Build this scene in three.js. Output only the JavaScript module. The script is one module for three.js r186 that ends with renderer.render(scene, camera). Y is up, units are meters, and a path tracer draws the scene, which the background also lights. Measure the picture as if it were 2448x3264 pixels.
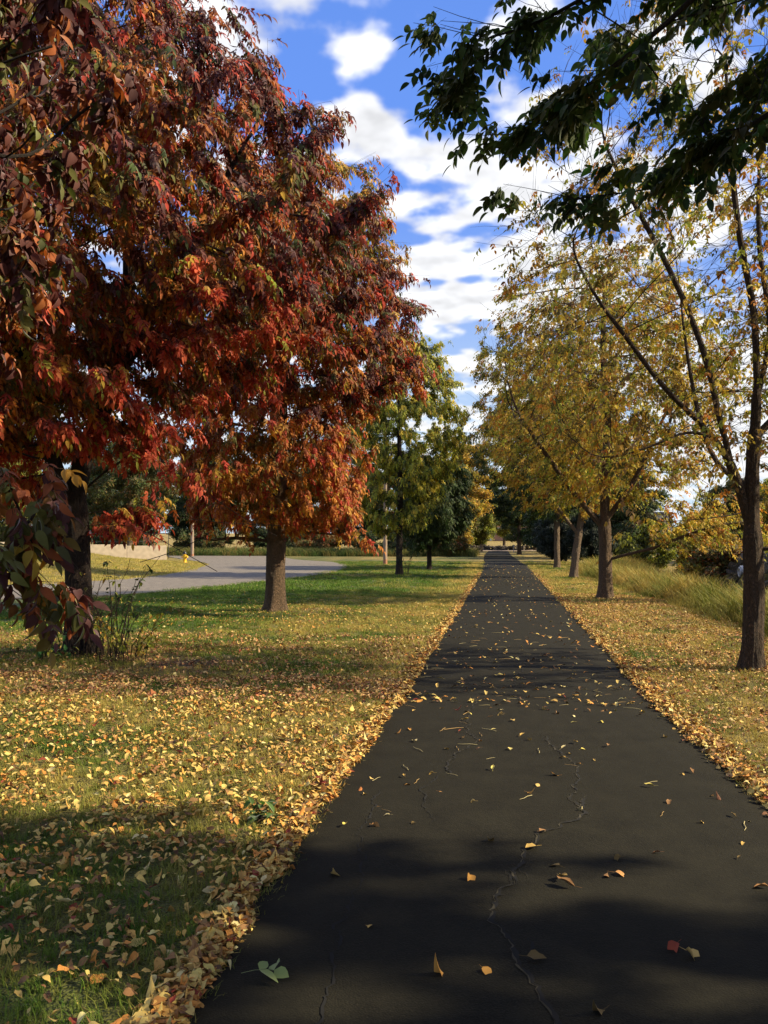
import * as THREE from 'three';
import { mergeGeometries } from 'three/addons/utils/BufferGeometryUtils.js';
import { RoundedBoxGeometry } from 'three/addons/geometries/RoundedBoxGeometry.js';
import { createNoise2D, createNoise3D } from 'simplex-noise';

// ------------------------------------------------------------------ camera, sky, sun, exposure
const scene = new THREE.Scene();
const camera = new THREE.PerspectiveCamera(60, 768 / 1024, 0.05, 4000);
camera.position.set(0, 1.6, 0);
camera.rotation.set(THREE.MathUtils.degToRad(1.74), THREE.MathUtils.degToRad(7.58), 0, 'YXZ');
scene.add(camera);
const renderer = new THREE.WebGLRenderer({ antialias: true });
renderer.toneMapping = THREE.LinearToneMapping;
renderer.toneMappingExposure = 1.9;
renderer.shadowMap.enabled = true;
const SUN_AZ = new THREE.Vector2(0.995, -0.07).normalize(), SUN_EL = THREE.MathUtils.degToRad(32);
const sunDir = new THREE.Vector3(SUN_AZ.x * Math.cos(SUN_EL), Math.sin(SUN_EL), SUN_AZ.y * Math.cos(SUN_EL));
const sun = new THREE.DirectionalLight(new THREE.Color().setRGB(1, 0.85, 0.57), 5);
sun.position.copy(sunDir).multiplyScalar(120);
sun.position.z -= 30; sun.target.position.set(0, 0, -30); scene.add(sun.target);
sun.shadow.radius = 2; sun.castShadow = true; sun.shadow.mapSize.set(4096, 4096);
Object.assign(sun.shadow.camera, { left: -70, right: 70, top: 70, bottom: -70, near: 1, far: 300 });
scene.add(sun);

// ------------------------------------------------------------------ random numbers and noise
function RNG(seed) { let s = seed | 0; const f = () => { s = (s + 0x6d2b79f5) | 0; let t = Math.imul(s ^ (s >>> 15), 1 | s); t = (t + Math.imul(t ^ (t >>> 7), 61 | t)) ^ t; return ((t ^ (t >>> 14)) >>> 0) / 4294967296; }; f.r = (a, b) => a + (b - a) * f(); f.g = () => (f() + f() + f() - 1.5) * 0.8165; return f; }
const n2 = createNoise2D(RNG(11)), n3 = createNoise3D(RNG(12));
const fbm2 = (x, y, o = 4) => { let a = 0, w = 0.5, f = 1; for (let i = 0; i < o; i++) { a += w * n2(x * f + i * 17.3, y * f - i * 9.1); w *= 0.5; f *= 2.03; } return a; };
const fbm3 = (x, y, z, o = 4) => { let a = 0, w = 0.5, f = 1; for (let i = 0; i < o; i++) { a += w * n3(x * f + i * 5.3, y * f, z * f - i * 3.1); w *= 0.5; f *= 2.05; } return a; };
const clamp = (x, a = 0, b = 1) => Math.min(b, Math.max(a, x));
const ss = (a, b, x) => { const t = clamp((x - a) / (b - a)); return t * t * (3 - 2 * t); };
const mix = (a, b, t) => a + (b - a) * t;
const mix3 = (a, b, t) => [mix(a[0], b[0], t), mix(a[1], b[1], t), mix(a[2], b[2], t)];
const lerpList = (list, z) => { if (z >= list[0][0]) return list[0][1]; for (let i = 1; i < list.length; i++) if (z >= list[i][0]) return mix(list[i - 1][1], list[i][1], (z - list[i - 1][0]) / (list[i][0] - list[i - 1][0])); return list[list.length - 1][1]; };

// ------------------------------------------------------------------ sky: blue air and broken fair-weather cloud, computed for the whole sphere
{
  const W = 4096, H = 2048, data = new Float32Array(W * H * 4), D = Math.PI / 180;
  // [azimuth, elevation, half width, half height, amount]: where the larger clouds and gaps lie, degrees (azimuth 0 = along the path)
  const B = [[-8.3, 25.3, 2.3, 1.35, 0.75], [-14.5, 30, 3.2, 1.8, 0.12], [-10, 30, 2.6, 2.0, 0.12], [-3.5, 24.0, 3.0, 1.5, 0.35], [1.0, 22.0, 4.6, 1.8, 0.6], [-5, 28.2, 3.6, 1.3, -0.5], [-12.8, 27.2, 2.6, 1.2, -0.5], [-2.2, 20.4, 3.4, 0.9, 0.25], [-8, 21.8, 1.6, 1.3, -0.35], [-7.5, 19.4, 2.2, 0.7, -0.45], [-3, 17.5, 5.6, 1.15, 0.75], [-2, 14.9, 5.8, 1.25, 0.9], [-1, 12.7, 4, 0.5, -0.6], [-3, 11.2, 4, 0.7, 0.4], [-2, 9.6, 4, 0.55, 0.4], [-2, 7, 4, 1.0, 0.5], [15, 8, 8, 6, 0.6], [17, 13.5, 5, 2, -0.2], [11, 20, 6, 3, 0.3], [-1, 19.3, 3, 0.4, -0.3], [-9, 30.6, 6.5, 2.4, -0.24], [-3.5, 31, 3, 2, -0.2], [-3, 16.2, 5, 0.3, -0.35]];
  for (let row = 0; row < H; row++) {
    const el = ((row + 0.5) / H - 0.5) * Math.PI, y = Math.sin(el), c = Math.cos(el), e = el / D;
    const up = clamp(y), fine = e > -1 && e < 45;
    const air = mix3([0.66, 0.84, 0.99], [0.155, 0.335, 0.93], ss(0.0, 0.40, up)), top = mix3(air, [0.05, 0.13, 0.48], ss(0.4, 1, up));
    for (let col = 0; col < W; col++) {
      const ro = ((col + 0.5) / W - 0.5) * 2 * Math.PI, x = Math.cos(ro) * c, z = Math.sin(ro) * c, i = (row * W + col) * 4;
      let r = top[0], g = top[1], b = top[2];
      if (y > -0.01) {
        const k = 1 / (Math.max(y, 0) + 0.10), px = x * k * 3.3, pz = z * k * 3.3;
        let v = 0.70 * fbm2(px + 13.7, pz + 5.2, fine ? 7 : 4) + 0.30 * n2(px * 2.6 + 5, pz * 2.6) * (0.5 + 0.5 * n2(px * 0.8, pz * 0.8 + 7)) + 0.2 * fbm2(px * 0.4 + 9, pz * 0.4, 2) + 0.03;
        let az = (ro + Math.PI / 2) / D; if (az > 180) az -= 360;
        for (const q of B) { const dx = (az - q[0]) / q[2], dy = (e - q[1]) / q[3], d2 = dx * dx + dy * dy; if (d2 < 6) v += q[4] * 0.75 * Math.exp(-d2); }
        const m = ss(-0.12, 0.30, v), thick = ss(0.3, 0.85, v);
        const lit = 1.06 + 0.34 * fbm2(px * 1.6 + 40, pz * 1.6, 4) - 0.12 * thick;
        const cl = [lit, lit * 1.005, lit * 1.02], a = m * 0.97 * ss(-0.01, 0.03, y);
        r = mix(r, cl[0], a); g = mix(g, cl[1], a); b = mix(b, cl[2], a);
      } else { r = 0.16; g = 0.15; b = 0.1; }
      data[i] = r * 0.53; data[i + 1] = g * 0.53; data[i + 2] = b * 0.53; data[i + 3] = 1;
    }
  }
  const t = new THREE.DataTexture(data, W, H, THREE.RGBAFormat, THREE.FloatType);
  t.mapping = THREE.EquirectangularReflectionMapping; t.magFilter = t.minFilter = THREE.LinearFilter; t.needsUpdate = true;
  scene.background = t; scene.environment = t;
}

// ------------------------------------------------------------------ helpers
const names = new Map();
function numbered(n) { const k = names.get(n) || 0; names.set(n, k + 1); return k ? n + '_' + String(k).padStart(3, '0') : n; }
function tag(o, label, category, group, kind) { o.userData.label = label; if (category) o.userData.category = category; if (group) o.userData.group = group; if (kind) o.userData.kind = kind; return o; }
function thing(name, label, category, [x, y, z], group) { const o = new THREE.Group(); o.name = numbered(name); o.position.set(x, y, z); scene.add(o); return tag(o, label, category, group); }
function mesh(name, geo, mat, parent = scene) { const m = new THREE.Mesh(geo, mat); m.name = parent === scene ? numbered(name) : name; m.castShadow = m.receiveShadow = true; parent.add(m); return m; }
function struct(name, geo, mat) { const m = mesh(name, geo, mat); m.userData.kind = 'structure'; return m; }
function shift(g, x, y, z) { g.translate(x, y, z); return g; }
function box(w, h, d, x, y, z, r = 0) { return shift(r ? new RoundedBoxGeometry(w, h, d, 2, r) : new THREE.BoxGeometry(w, h, d), x, y, z); }
function cyl(r0, r1, h, x, y, z, n = 14) { return shift(new THREE.CylinderGeometry(r1, r0, h, n), x, y + h / 2, z); }
function instanced(name, geo, mat, list, parent, label, category) {   // list: [matrix, [r, g, b]]
  const m = new THREE.InstancedMesh(geo, mat, list.length), c = new THREE.Color();
  list.forEach((e, i) => { m.setMatrixAt(i, e[0]); c.setRGB(e[1][0], e[1][1], e[1][2]); m.setColorAt(i, c); });
  m.name = parent ? name : numbered(name); m.castShadow = m.receiveShadow = true; m.userData.kind = 'stuff';
  if (label) tag(m, label, category);
  (parent || scene).add(m); return m;
}
function tileTexture(size, f, srgb) {
  const d = new Uint8Array(size * size * 4);
  for (let y = 0; y < size; y++) for (let x = 0; x < size; x++) { const v = f(x / size, y / size), i = (y * size + x) * 4; d[i] = clamp(v[0]) * 255; d[i + 1] = clamp(v[1]) * 255; d[i + 2] = clamp(v[2]) * 255; d[i + 3] = 255; }
  const t = new THREE.DataTexture(d, size, size); t.wrapS = t.wrapT = THREE.RepeatWrapping; t.magFilter = THREE.LinearFilter; t.minFilter = THREE.LinearMipmapLinearFilter; t.generateMipmaps = true;
  if (srgb) t.colorSpace = THREE.SRGBColorSpace; t.needsUpdate = true; return t;
}
// noise that repeats over the unit square (walked on a torus in 3-D slices)
function per(u, v, fu, fv, seed) { const wrap = (a, b) => { const w = (p, q) => n2(p * fu + seed, q * fv - seed); return w(a, b) * (1 - a) * (1 - b) + w(a - 1, b) * a * (1 - b) + w(a, b - 1) * (1 - a) * b + w(a - 1, b - 1) * a * b; }; return wrap(u, v) * 1.3; }
const q1 = new THREE.Quaternion(), v1 = new THREE.Vector3(), v2 = new THREE.Vector3(), v3 = new THREE.Vector3();
function basis(pos, dir, up, s) {   // local X along dir, local Y near up
  v1.copy(dir).normalize(); v3.crossVectors(v1, up); if (v3.lengthSq() < 1e-6) v3.set(0, 0, 1); v3.normalize(); v2.crossVectors(v3, v1);
  return new THREE.Matrix4().makeBasis(v1.clone().multiplyScalar(s), v2.clone().multiplyScalar(s), v3.clone().multiplyScalar(s)).setPosition(pos);
}

// ------------------------------------------------------------------ lie of the land
const pathMid = (z) => 0.24 - 0.72 * ss(42, 98, -z) + 0.02 * n2(z * 0.15, 3);
const PW = 1.265;
const crest = (z) => lerpList([[2, 5.4], [-8, 4.7], [-15, 4.2], [-21, 3.85], [-27, 3.7], [-40, 3.2], [-48, 3.4], [-60, 7.5], [-200, 14]], z);
const bermEdge = (z) => lerpList([[10, -70], [-22, -30], [-28.6, -15.6], [-31.4, -14.9], [-34.2, -14.1], [-41.7, -14.95], [-53, -17.95], [-60, -21.3], [-75, -30]], z);
function ground(x, z) {
  let h = 0;
  const d = x - crest(z);
  h += -1.7 * ss(-0.5, 6.2, d) * (1 - ss(-120, -60, z) * 0) * (1 - ss(60, 90, -z)) + 2.5 * ss(7.0, 9.2, d) * (1 - ss(60, 90, -z));
  h += 1.3 * ss(0.3, 15, bermEdge(z) - x) * ss(-68, -52, z) * ss(-18, -26, z);
  h += 1.4 * ss(130, 200, -z) + 4 * ss(220, 600, -z);
  const off = Math.abs(x - pathMid(z)) - PW;
  const road = 1;
  h += (0.05 * n2(x * 0.22, z * 0.22) + 0.025 * n2(x * 0.9, z * 0.9)) * ss(0.1, 2.5, off) * road * (x < -7.5 && x > -24 && z < -18 && z > -90 ? 0 : 1);
  return h - 0.012 * (1 - ss(-0.1, 0.25, off));
}
// share of dry straw in the turf, 0 green .. 1 straw
function straw(x, z) {
  let s = 0.48 + 0.62 * fbm2(x * 0.33, z * 0.33, 3) + 0.25 * n2(x * 1.7, z * 1.7);
  const r = x - pathMid(z);
  if (r > 0) s += 0.24 - 0.5 * ss(0.15, 0.6, n2(x * 0.55 + 40, z * 0.3)); else {
    s -= 0.12 * ss(-1.4, -3.5, x);
    s -= 0.5 * ss(-4.2, -6.0, x) * ss(-13, -15.5, z) * (1 - ss(-26, -40, z));
    s -= 0.34 * ss(-23, -27, z) * ss(-1.6, -3, x);
    if (x < -1.5 && z < -36) s += 0.30 * Math.sin((x * 0.25 + z) * 1.55) + 0.05;
    s += 0.2 * ss(-2.2, -1.3, x); s -= 0.3 * ss(-5.6, -4.2, z);
  }
  if (bermEdge(z) > x) s = 0.72 + 0.25 * n2(x * 0.5, z * 0.9);
  if (z < -64) s += 0.35;
  if (z < -128) s = 0.95;
  return clamp(s);
}
const GREEN = [0.062, 0.125, 0.012], STRAW = [0.42, 0.31, 0.08], SOIL = [0.14, 0.085, 0.04];
const bare = (x, z) => Math.exp(-(((x + 4.1) / 0.8) ** 2 + ((z + 10.9) / 0.55) ** 2)) + 0.5 * Math.exp(-(((x + 4.0) / 1.2) ** 2 + ((z + 19.2) / 0.7) ** 2)) + 0.5 * Math.exp(-(((x - 2.9) / 0.6) ** 2 + ((z + 11.2) / 0.6) ** 2));
function turfColor(x, z) {
  let c = mix3(GREEN, STRAW, straw(x, z)); c = mix3(c, SOIL, clamp(0.25 + bare(x, z)));
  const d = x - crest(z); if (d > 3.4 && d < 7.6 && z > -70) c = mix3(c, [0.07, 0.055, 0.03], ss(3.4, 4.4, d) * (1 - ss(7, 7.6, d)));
  return c;
}
{
  const axis = (fine0, fine1, step, lo, hi) => { const a = []; for (let v = fine0; v <= fine1 + 1e-6; v += step) a.push(v); let s = step; for (let v = fine1 + s; v < hi; v += s) { a.push(v); s *= 1.16; } a.push(hi); s = step; const b = []; for (let v = fine0 - s; v > lo; v -= s) { b.push(v); s *= 1.16; } b.push(lo); return b.reverse().concat(a); };
  const X = axis(-16, 12, 0.2, -1800, 1800), Z = axis(-48, 3, 0.22, -2500, 800);
  const pos = [], uv = [], col = [], idx = [];
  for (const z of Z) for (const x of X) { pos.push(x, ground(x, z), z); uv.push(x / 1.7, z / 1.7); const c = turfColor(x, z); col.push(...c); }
  for (let j = 0; j < Z.length - 1; j++) for (let i = 0; i < X.length - 1; i++) { const a = j * X.length + i, b = a + 1, c = a + X.length, d = c + 1; idx.push(a, c, b, b, c, d); }
  const g = new THREE.BufferGeometry(); g.setAttribute('position', new THREE.Float32BufferAttribute(pos, 3)); g.setAttribute('uv', new THREE.Float32BufferAttribute(uv, 2)); g.setAttribute('color', new THREE.Float32BufferAttribute(col, 3)); g.setIndex(idx); g.computeVertexNormals();
  const t = tileTexture(512, (u, v) => { const a = per(u, v, 60, 60, 3) * 0.5 + per(u, v, 120, 40, 9) * 0.35 + per(u, v, 14, 14, 21) * 0.3; const k = 0.72 + 0.3 * a; return [k * 1.02, k, k * 0.92]; });
  const bump = tileTexture(512, (u, v) => { const a = 0.5 + 0.35 * per(u, v, 60, 60, 3) + 0.25 * per(u, v, 130, 130, 5); return [a, a, a]; });
  struct('lawn', g, new THREE.MeshStandardMaterial({ vertexColors: true, map: t, bumpMap: bump, bumpScale: 0.03, roughness: 1 })).userData.label = 'grass ground with green and straw coloured patches on both sides of the path';
}

// ------------------------------------------------------------------ asphalt path with cracks
const asphaltMap = tileTexture(1024, (u, v) => { const s = per(u, v, 300, 300, 31), b = per(u, v, 5, 5, 2), m = per(u, v, 40, 40, 8); const t = per(u, v, 170, 170, 77), w = per(u, v, 11, 9, 41); let k = 0.78 + 0.14 * b + 0.13 * m + 0.12 * w + 0.34 * s + 0.2 * t + (t > 0.55 ? 0.9 * (t - 0.45) : 0); k *= 0.72; return [k * 1.02, k, k * 0.96]; });
const asphaltBump = tileTexture(1024, (u, v) => { const a = 0.5 + 0.35 * per(u, v, 260, 260, 31) + 0.15 * per(u, v, 90, 90, 4); return [a, a, a]; });
const M = {
  asphalt: new THREE.MeshPhysicalMaterial({ specularIntensity: 0.35, color: new THREE.Color().setRGB(0.0235, 0.0215, 0.0135), map: asphaltMap, bumpMap: asphaltBump, bumpScale: 0.0028, roughness: 0.92 }),
  crack: new THREE.MeshStandardMaterial({ color: new THREE.Color().setRGB(0.002, 0.0018, 0.0015), roughness: 1 }),
  grit: new THREE.MeshStandardMaterial({ color: new THREE.Color().setRGB(0.05, 0.042, 0.024), roughness: 1 }),
  drive: new THREE.MeshStandardMaterial({ color: new THREE.Color().setRGB(0.27, 0.235, 0.20), map: asphaltMap, bumpMap: asphaltBump, bumpScale: 0.006, roughness: 0.95 }),
};
{
  const pos = [], uv = [], idx = [], N = 6, Zs = []; for (let z = 3.5; z > -119; z -= (z > -14 ? 0.12 : 0.4)) Zs.push(z);
  Zs.forEach((z, j) => {
    const l = pathMid(z) - PW - 0.09 * ss(-9, -4, z) + 0.05 * n2(z * 1.3, 7) + 0.03 * n2(z * 5, 9), r = pathMid(z) + PW + 0.05 * n2(z * 1.3, 17) + 0.03 * n2(z * 5, 19) + 0.12 * ss(-9, -5, z);
    const row = [[l - 0.03, -0.03], [l, 0.012]]; for (let k = 1; k < N; k++) { const t = k / N; row.push([mix(l, r, t), 0.012 + 0.02 * Math.sin(Math.PI * t)]); } row.push([r, 0.012], [r + 0.03, -0.03]);
    for (const [x, y] of row) { pos.push(x, y, z); uv.push(x / 2.4, z / 2.4); }
    if (j) for (let k = 0; k < row.length - 1; k++) { const a = (j - 1) * row.length + k, b = a + row.length; idx.push(a, a + 1, b, a + 1, b + 1, b); }
  });
  const g = new THREE.BufferGeometry(); g.setAttribute('position', new THREE.Float32BufferAttribute(pos, 3)); g.setAttribute('uv', new THREE.Float32BufferAttribute(uv, 2)); g.setIndex(idx); g.computeVertexNormals();
  const path = struct('path', g, M.asphalt); path.userData.label = 'dark asphalt footpath running straight away between the rows of trees';
  const R = RNG(77);
  const pathY = (x, z) => 0.012 + 0.02 * Math.sin(Math.PI * clamp((x - pathMid(z) + PW) / (2 * PW)));
  function crackLine(pts, w, gritty) {
    const P = []; for (let i = 0; i < pts.length - 1; i++) { const n = Math.ceil(Math.hypot(pts[i + 1][0] - pts[i][0], pts[i + 1][1] - pts[i][1]) / 0.022); for (let k = 0; k < n; k++) P.push([mix(pts[i][0], pts[i + 1][0], k / n), mix(pts[i][1], pts[i + 1][1], k / n)]); }
    const ribbon = (off, wid, lift, seed) => {
      const pp = [], ii = [];
      P.forEach(([x, z], i) => {
        const s = i * 0.022, jx = 0.022 * n2(s * 3, 1.3 + pts[0][0]) + 0.014 * n2(s * 11, pts[0][1]) + 0.008 * n2(s * 31, pts[0][1] + 3), jz = 0.02 * n2(s * 9, 8.8 + pts[0][0]), ww = wid * Math.max(0, 0.5 + 0.6 * n2(s * 8, seed) + 0.35 * n2(s * 29, seed + 4)) * Math.min(1, i / 6, (P.length - 1 - i) / 6) + 0.0006;
        const cx = x + jx + off, cz = z + jz; pp.push(cx - ww, pathY(cx, cz) + lift, cz, cx + ww, pathY(cx, cz) + lift, cz + 0.3 * ww); if (i) { const a = 2 * i - 2; ii.push(a, a + 1, a + 2, a + 1, a + 3, a + 2); }
      });
      const q = new THREE.BufferGeometry(); q.setAttribute('position', new THREE.Float32BufferAttribute(pp, 3)); q.setAttribute('uv', new THREE.Float32BufferAttribute(new Float32Array(pp.length / 3 * 2), 2)); q.setIndex(ii); q.computeVertexNormals(); return q;
    };
    if (gritty) mesh('crack_rim', ribbon(-w * 0.9, w * 0.6, 0.0024, 5), M.grit, path);
    mesh('crack', ribbon(0, w * 1.25, 0.004, 2), M.crack, path);
  }
  crackLine([[0.33, -7.25], [0.40, -6.75], [0.52, -6.35], [0.48, -5.95], [0.42, -5.5], [0.50, -5.15]], 0.009, true);
  crackLine([[0.50, -5.6], [0.46, -5.2], [0.30, -4.95], [0.18, -4.78], [0.12, -4.55], [0.06, -4.32], [0.04, -4.15], [-0.02, -3.95], [-0.03, -3.75], [0.02, -3.55], [0.08, -3.35], [0.13, -3.15], [0.2, -2.95], [0.21, -2.6]], 0.011, true);
  crackLine([[0.06, -4.32], [0.12, -4.2]], 0.006, true); crackLine([[0.0, -4.3], [0.05, -4.1]], 0.006, true);
  crackLine([[0.05, -3.62], [0.12, -3.5], [0.12, -3.35]], 0.007, false);
  crackLine([[-0.23, -8.9], [-0.3, -8.0], [-0.28, -7.3], [-0.2, -7.0], [-0.32, -6.6], [-0.38, -6.2], [-0.34, -5.9]], 0.008, true);
  crackLine([[-0.42, -6.0], [-0.5, -5.6], [-0.44, -5.2], [-0.38, -4.9]], 0.006, false);
  crackLine([[-0.78, -5.6], [-0.76, -5.2], [-0.77, -4.9], [-0.73, -4.6], [-0.68, -4.35], [-0.66, -4.1], [-0.64, -3.85], [-0.66, -3.6], [-0.64, -3.4], [-0.62, -3.2], [-0.6, -2.9], [-0.56, -2.6]], 0.007, false);
  crackLine([[0.95, -3.5], [0.98, -3.3], [1.0, -3.05], [0.98, -2.7]], 0.006, false); crackLine([[0.36, -12], [0.2, -10.5], [0.1, -9.5]], 0.008, false); crackLine([[-0.6, -13], [-0.5, -11], [-0.62, -10]], 0.008, false);
}
// driveway that bends round the grass bank
{
  const near = [[-60, -6], [-34, -13], [-20, -18.5], [-14, -21.4], [-11.6, -23], [-10.3, -25], [-9.7, -28], [-8.9, -32.3], [-8.3, -36], [-8.05, -40], [-8.3, -46], [-9.2, -52.3], [-11.4, -59.4], [-15.4, -66], [-19.5, -76], [-30, -92], [-50, -115]];
  const far = [[-58, -122], [-40, -97], [-27.5, -72], [-22.2, -62], [-18.6, -54.5], [-15.6, -42.5], [-14.7, -36], [-15.2, -32], [-17.5, -29], [-24, -24.5], [-36, -19], [-62, -13]];
  const curve = (p) => new THREE.CatmullRomCurve3(p.map(([x, z]) => new THREE.Vector3(x, 0, z)), false, 'centripetal').getPoints(90);
  const sh = new THREE.Shape(curve(near).concat(curve(far)).map((p) => new THREE.Vector2(p.x, -p.z)));
  const g = new THREE.ExtrudeGeometry(sh, { depth: 0.06, bevelEnabled: false }); g.rotateX(-Math.PI / 2); g.translate(0, -0.03, 0);
  const uv = g.attributes.uv, p = g.attributes.position; for (let i = 0; i < p.count; i++) uv.setXY(i, p.getX(i) / 3, p.getZ(i) / 3);
  struct('driveway', g, M.drive).userData.label = 'pale grey driveway curving round the grass bank';
  const gp = new THREE.PlaneGeometry(34, 9, 30, 8); gp.rotateX(-Math.PI / 2); const pa = gp.attributes.position; for (let i = 0; i < pa.count; i++) pa.setY(i, ground(pa.getX(i) - 3, pa.getZ(i) - 122.5) + 0.03); gp.translate(-3, 0, -122.5); gp.computeVertexNormals();
  struct('gravel_path', gp, new THREE.MeshStandardMaterial({ color: new THREE.Color().setRGB(0.62, 0.46, 0.34), map: asphaltMap, roughness: 1 })).userData.label = 'tan gravel cross path at the far end of the asphalt path';
}

// ------------------------------------------------------------------ materials for plants
const leafMat = new THREE.MeshPhysicalMaterial({ roughness: 0.86, transmission: 0.46, thickness: 0, side: THREE.DoubleSide, specularIntensity: 0.6 });
const dryMat = new THREE.MeshStandardMaterial({ roughness: 0.85, side: THREE.DoubleSide });
const grassMat = new THREE.MeshPhysicalMaterial({ roughness: 0.9, transmission: 0.3, thickness: 0, side: THREE.DoubleSide, specularIntensity: 0.4 });
const tinted = new Map();
function tint(c, base = leafMat) { const q = c.map((v) => Math.round(Math.sqrt(v) * 14)); const k = q.join(',') + base.uuid; if (!tinted.has(k)) { const m = base.clone(); m.color.setRGB(...q.map((v) => (v / 14) ** 2)); tinted.set(k, m); } return tinted.get(k); }
const barkTex = tileTexture(512, (u, v) => { const w = per(u, v, 4, 6, 50) * 0.06, a = Math.abs(per(u + w, v, 22, 5, 61)), b = per(u, v, 60, 24, 70), k = clamp(0.05 + 1.7 * a + 0.3 * b); return [0.30 + 0.62 * k, 0.28 + 0.47 * k, 0.25 + 0.42 * k]; });
const barkBump = tileTexture(512, (u, v) => { const w = per(u, v, 4, 6, 50) * 0.06, a = Math.abs(per(u + w, v, 22, 5, 61)), b = per(u, v, 60, 24, 70), k = clamp(0.2 + 1.3 * a + 0.15 * b); return [k, k, k]; });
const bark = (r, g, b) => new THREE.MeshStandardMaterial({ color: new THREE.Color().setRGB(r, g, b), map: barkTex, bumpMap: barkBump, bumpScale: 0.045, roughness: 0.95 });
const BARK = { ash: bark(0.23, 0.175, 0.115), pale: bark(0.30, 0.25, 0.18), dark: bark(0.05, 0.036, 0.028), dusk: bark(0.12, 0.09, 0.062) };

// ------------------------------------------------------------------ leaf shapes
function blade(len, wid, fold, curl, segs, tip = 0.5) {   // one leaflet along +X from the origin, midrib folded, tip curling down
  const pos = [], idx = [], uv = [];
  for (let i = 0; i <= segs; i++) {
    const t = i / segs, w = wid * Math.pow(Math.sin(Math.PI * Math.pow(t, 0.8)), 0.85) * (1 - 0.25 * t * tip), y = -curl * t * t * len, x = len * t * (1 - 0.12 * curl * t);
    pos.push(x, y + fold * w, -w, x, y, 0, x, y + fold * w, w); uv.push(t, 0, t, 0.5, t, 1);
    if (i) { const a = 3 * i - 3, b = 3 * i; if (i === 1) idx.push(a + 1, b + 1, b, a + 1, b + 2, b + 1); else if (i === segs) idx.push(a, a + 1, b + 1, a + 1, a + 2, b + 1); else idx.push(a, a + 1, b, a + 1, b + 1, b, a + 1, a + 2, b + 1, a + 2, b + 2, b + 1); }
  }
  const g = new THREE.BufferGeometry(); g.setAttribute('position', new THREE.Float32BufferAttribute(pos, 3)); g.setAttribute('uv', new THREE.Float32BufferAttribute(uv, 2)); g.setIndex(idx); return g;
}
function compound(seed, { pairs = 3, len = 0.1, wid = 0.021, stalk = 0.24, droop = 0.5, segs = 4, curl = 0.4 }) {   // pinnate leaf: stalk, opposite leaflets, end leaflet
  const R = RNG(seed), parts = [], at = (t) => [stalk * t * (1 - 0.1 * t), -0.35 * stalk * t * t, 0];
  for (let k = 0; k <= pairs; k++) {
    const t = k === pairs ? 1 : 0.34 + 0.58 * (k / pairs), p = at(t);
    for (const s of k === pairs ? [0] : [-1, 1]) {
      const g = blade(len * R.r(0.65, 1.15), wid * R.r(0.75, 1.2), R.r(0.1, 0.65), curl * R.r(0.4, 1.5), segs);
      g.rotateX(R.r(-0.8, 0.8)); g.rotateZ(-droop * R.r(0.1, 1.6)); g.rotateY(-s * R.r(0.75, 1.15) + R.r(-0.15, 0.15)); g.translate(...p); parts.push(g);
    }
  }
  const st = new THREE.BufferGeometry(), sp = [], si = []; for (let i = 0; i <= 4; i++) { const p = at(i / 4), w = 0.0016; sp.push(p[0], p[1], -w, p[0], p[1] + 0.0006, w); if (i) { const a = 2 * i - 2; si.push(a, a + 1, a + 2, a + 1, a + 3, a + 2); } }
  st.setAttribute('position', new THREE.Float32BufferAttribute(sp, 3)); st.setAttribute('uv', new THREE.Float32BufferAttribute(new Float32Array(20), 2)); st.setIndex(si); parts.push(st);
  const g = mergeGeometries(parts); g.computeVertexNormals(); return g;
}
function spray(seed, n, size, len, wid) {   // a twig end of many leaves for trees far away
  const R = RNG(seed), parts = [];
  for (let i = 0; i < n; i++) { const g = blade(len * R.r(0.7, 1.2), wid * R.r(0.8, 1.2), 0.3, 0.3, 2); g.rotateX(R.r(-1, 1)); g.rotateZ(R.r(-1.1, 0.4)); g.rotateY(R.r(0, 6.28)); g.translate(R.g() * size, R.g() * size * 0.7, R.g() * size); parts.push(g); }
  const g = mergeGeometries(parts); g.computeVertexNormals(); return g;
}
const ASH = [1, 2, 3].map((s) => compound(s, {})), ASHBIG = [4, 5, 6].map((s) => compound(s, { len: 0.115, wid: 0.027, stalk: 0.25, droop: 0.8, segs: 6, pairs: 3 }));
const GASH = [7, 8, 9].map((s) => compound(s, { len: 0.108, wid: 0.026, stalk: 0.26, droop: 0.4, segs: 6, pairs: 3, curl: 0.25 })), SMALL = [10, 11, 12].map((s) => compound(s, { len: 0.085, wid: 0.02, stalk: 0.17, pairs: 2, droop: 0.5, segs: 3 }));
const FAR = [13, 14].map((s) => spray(s, 16, 0.26, 0.15, 0.038)), FARBIG = [15, 16].map((s) => spray(s, 22, 0.5, 0.26, 0.065)), NEEDLE = [17, 18].map((s) => spray(s, 30, 0.2, 0.16, 0.016));

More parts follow.
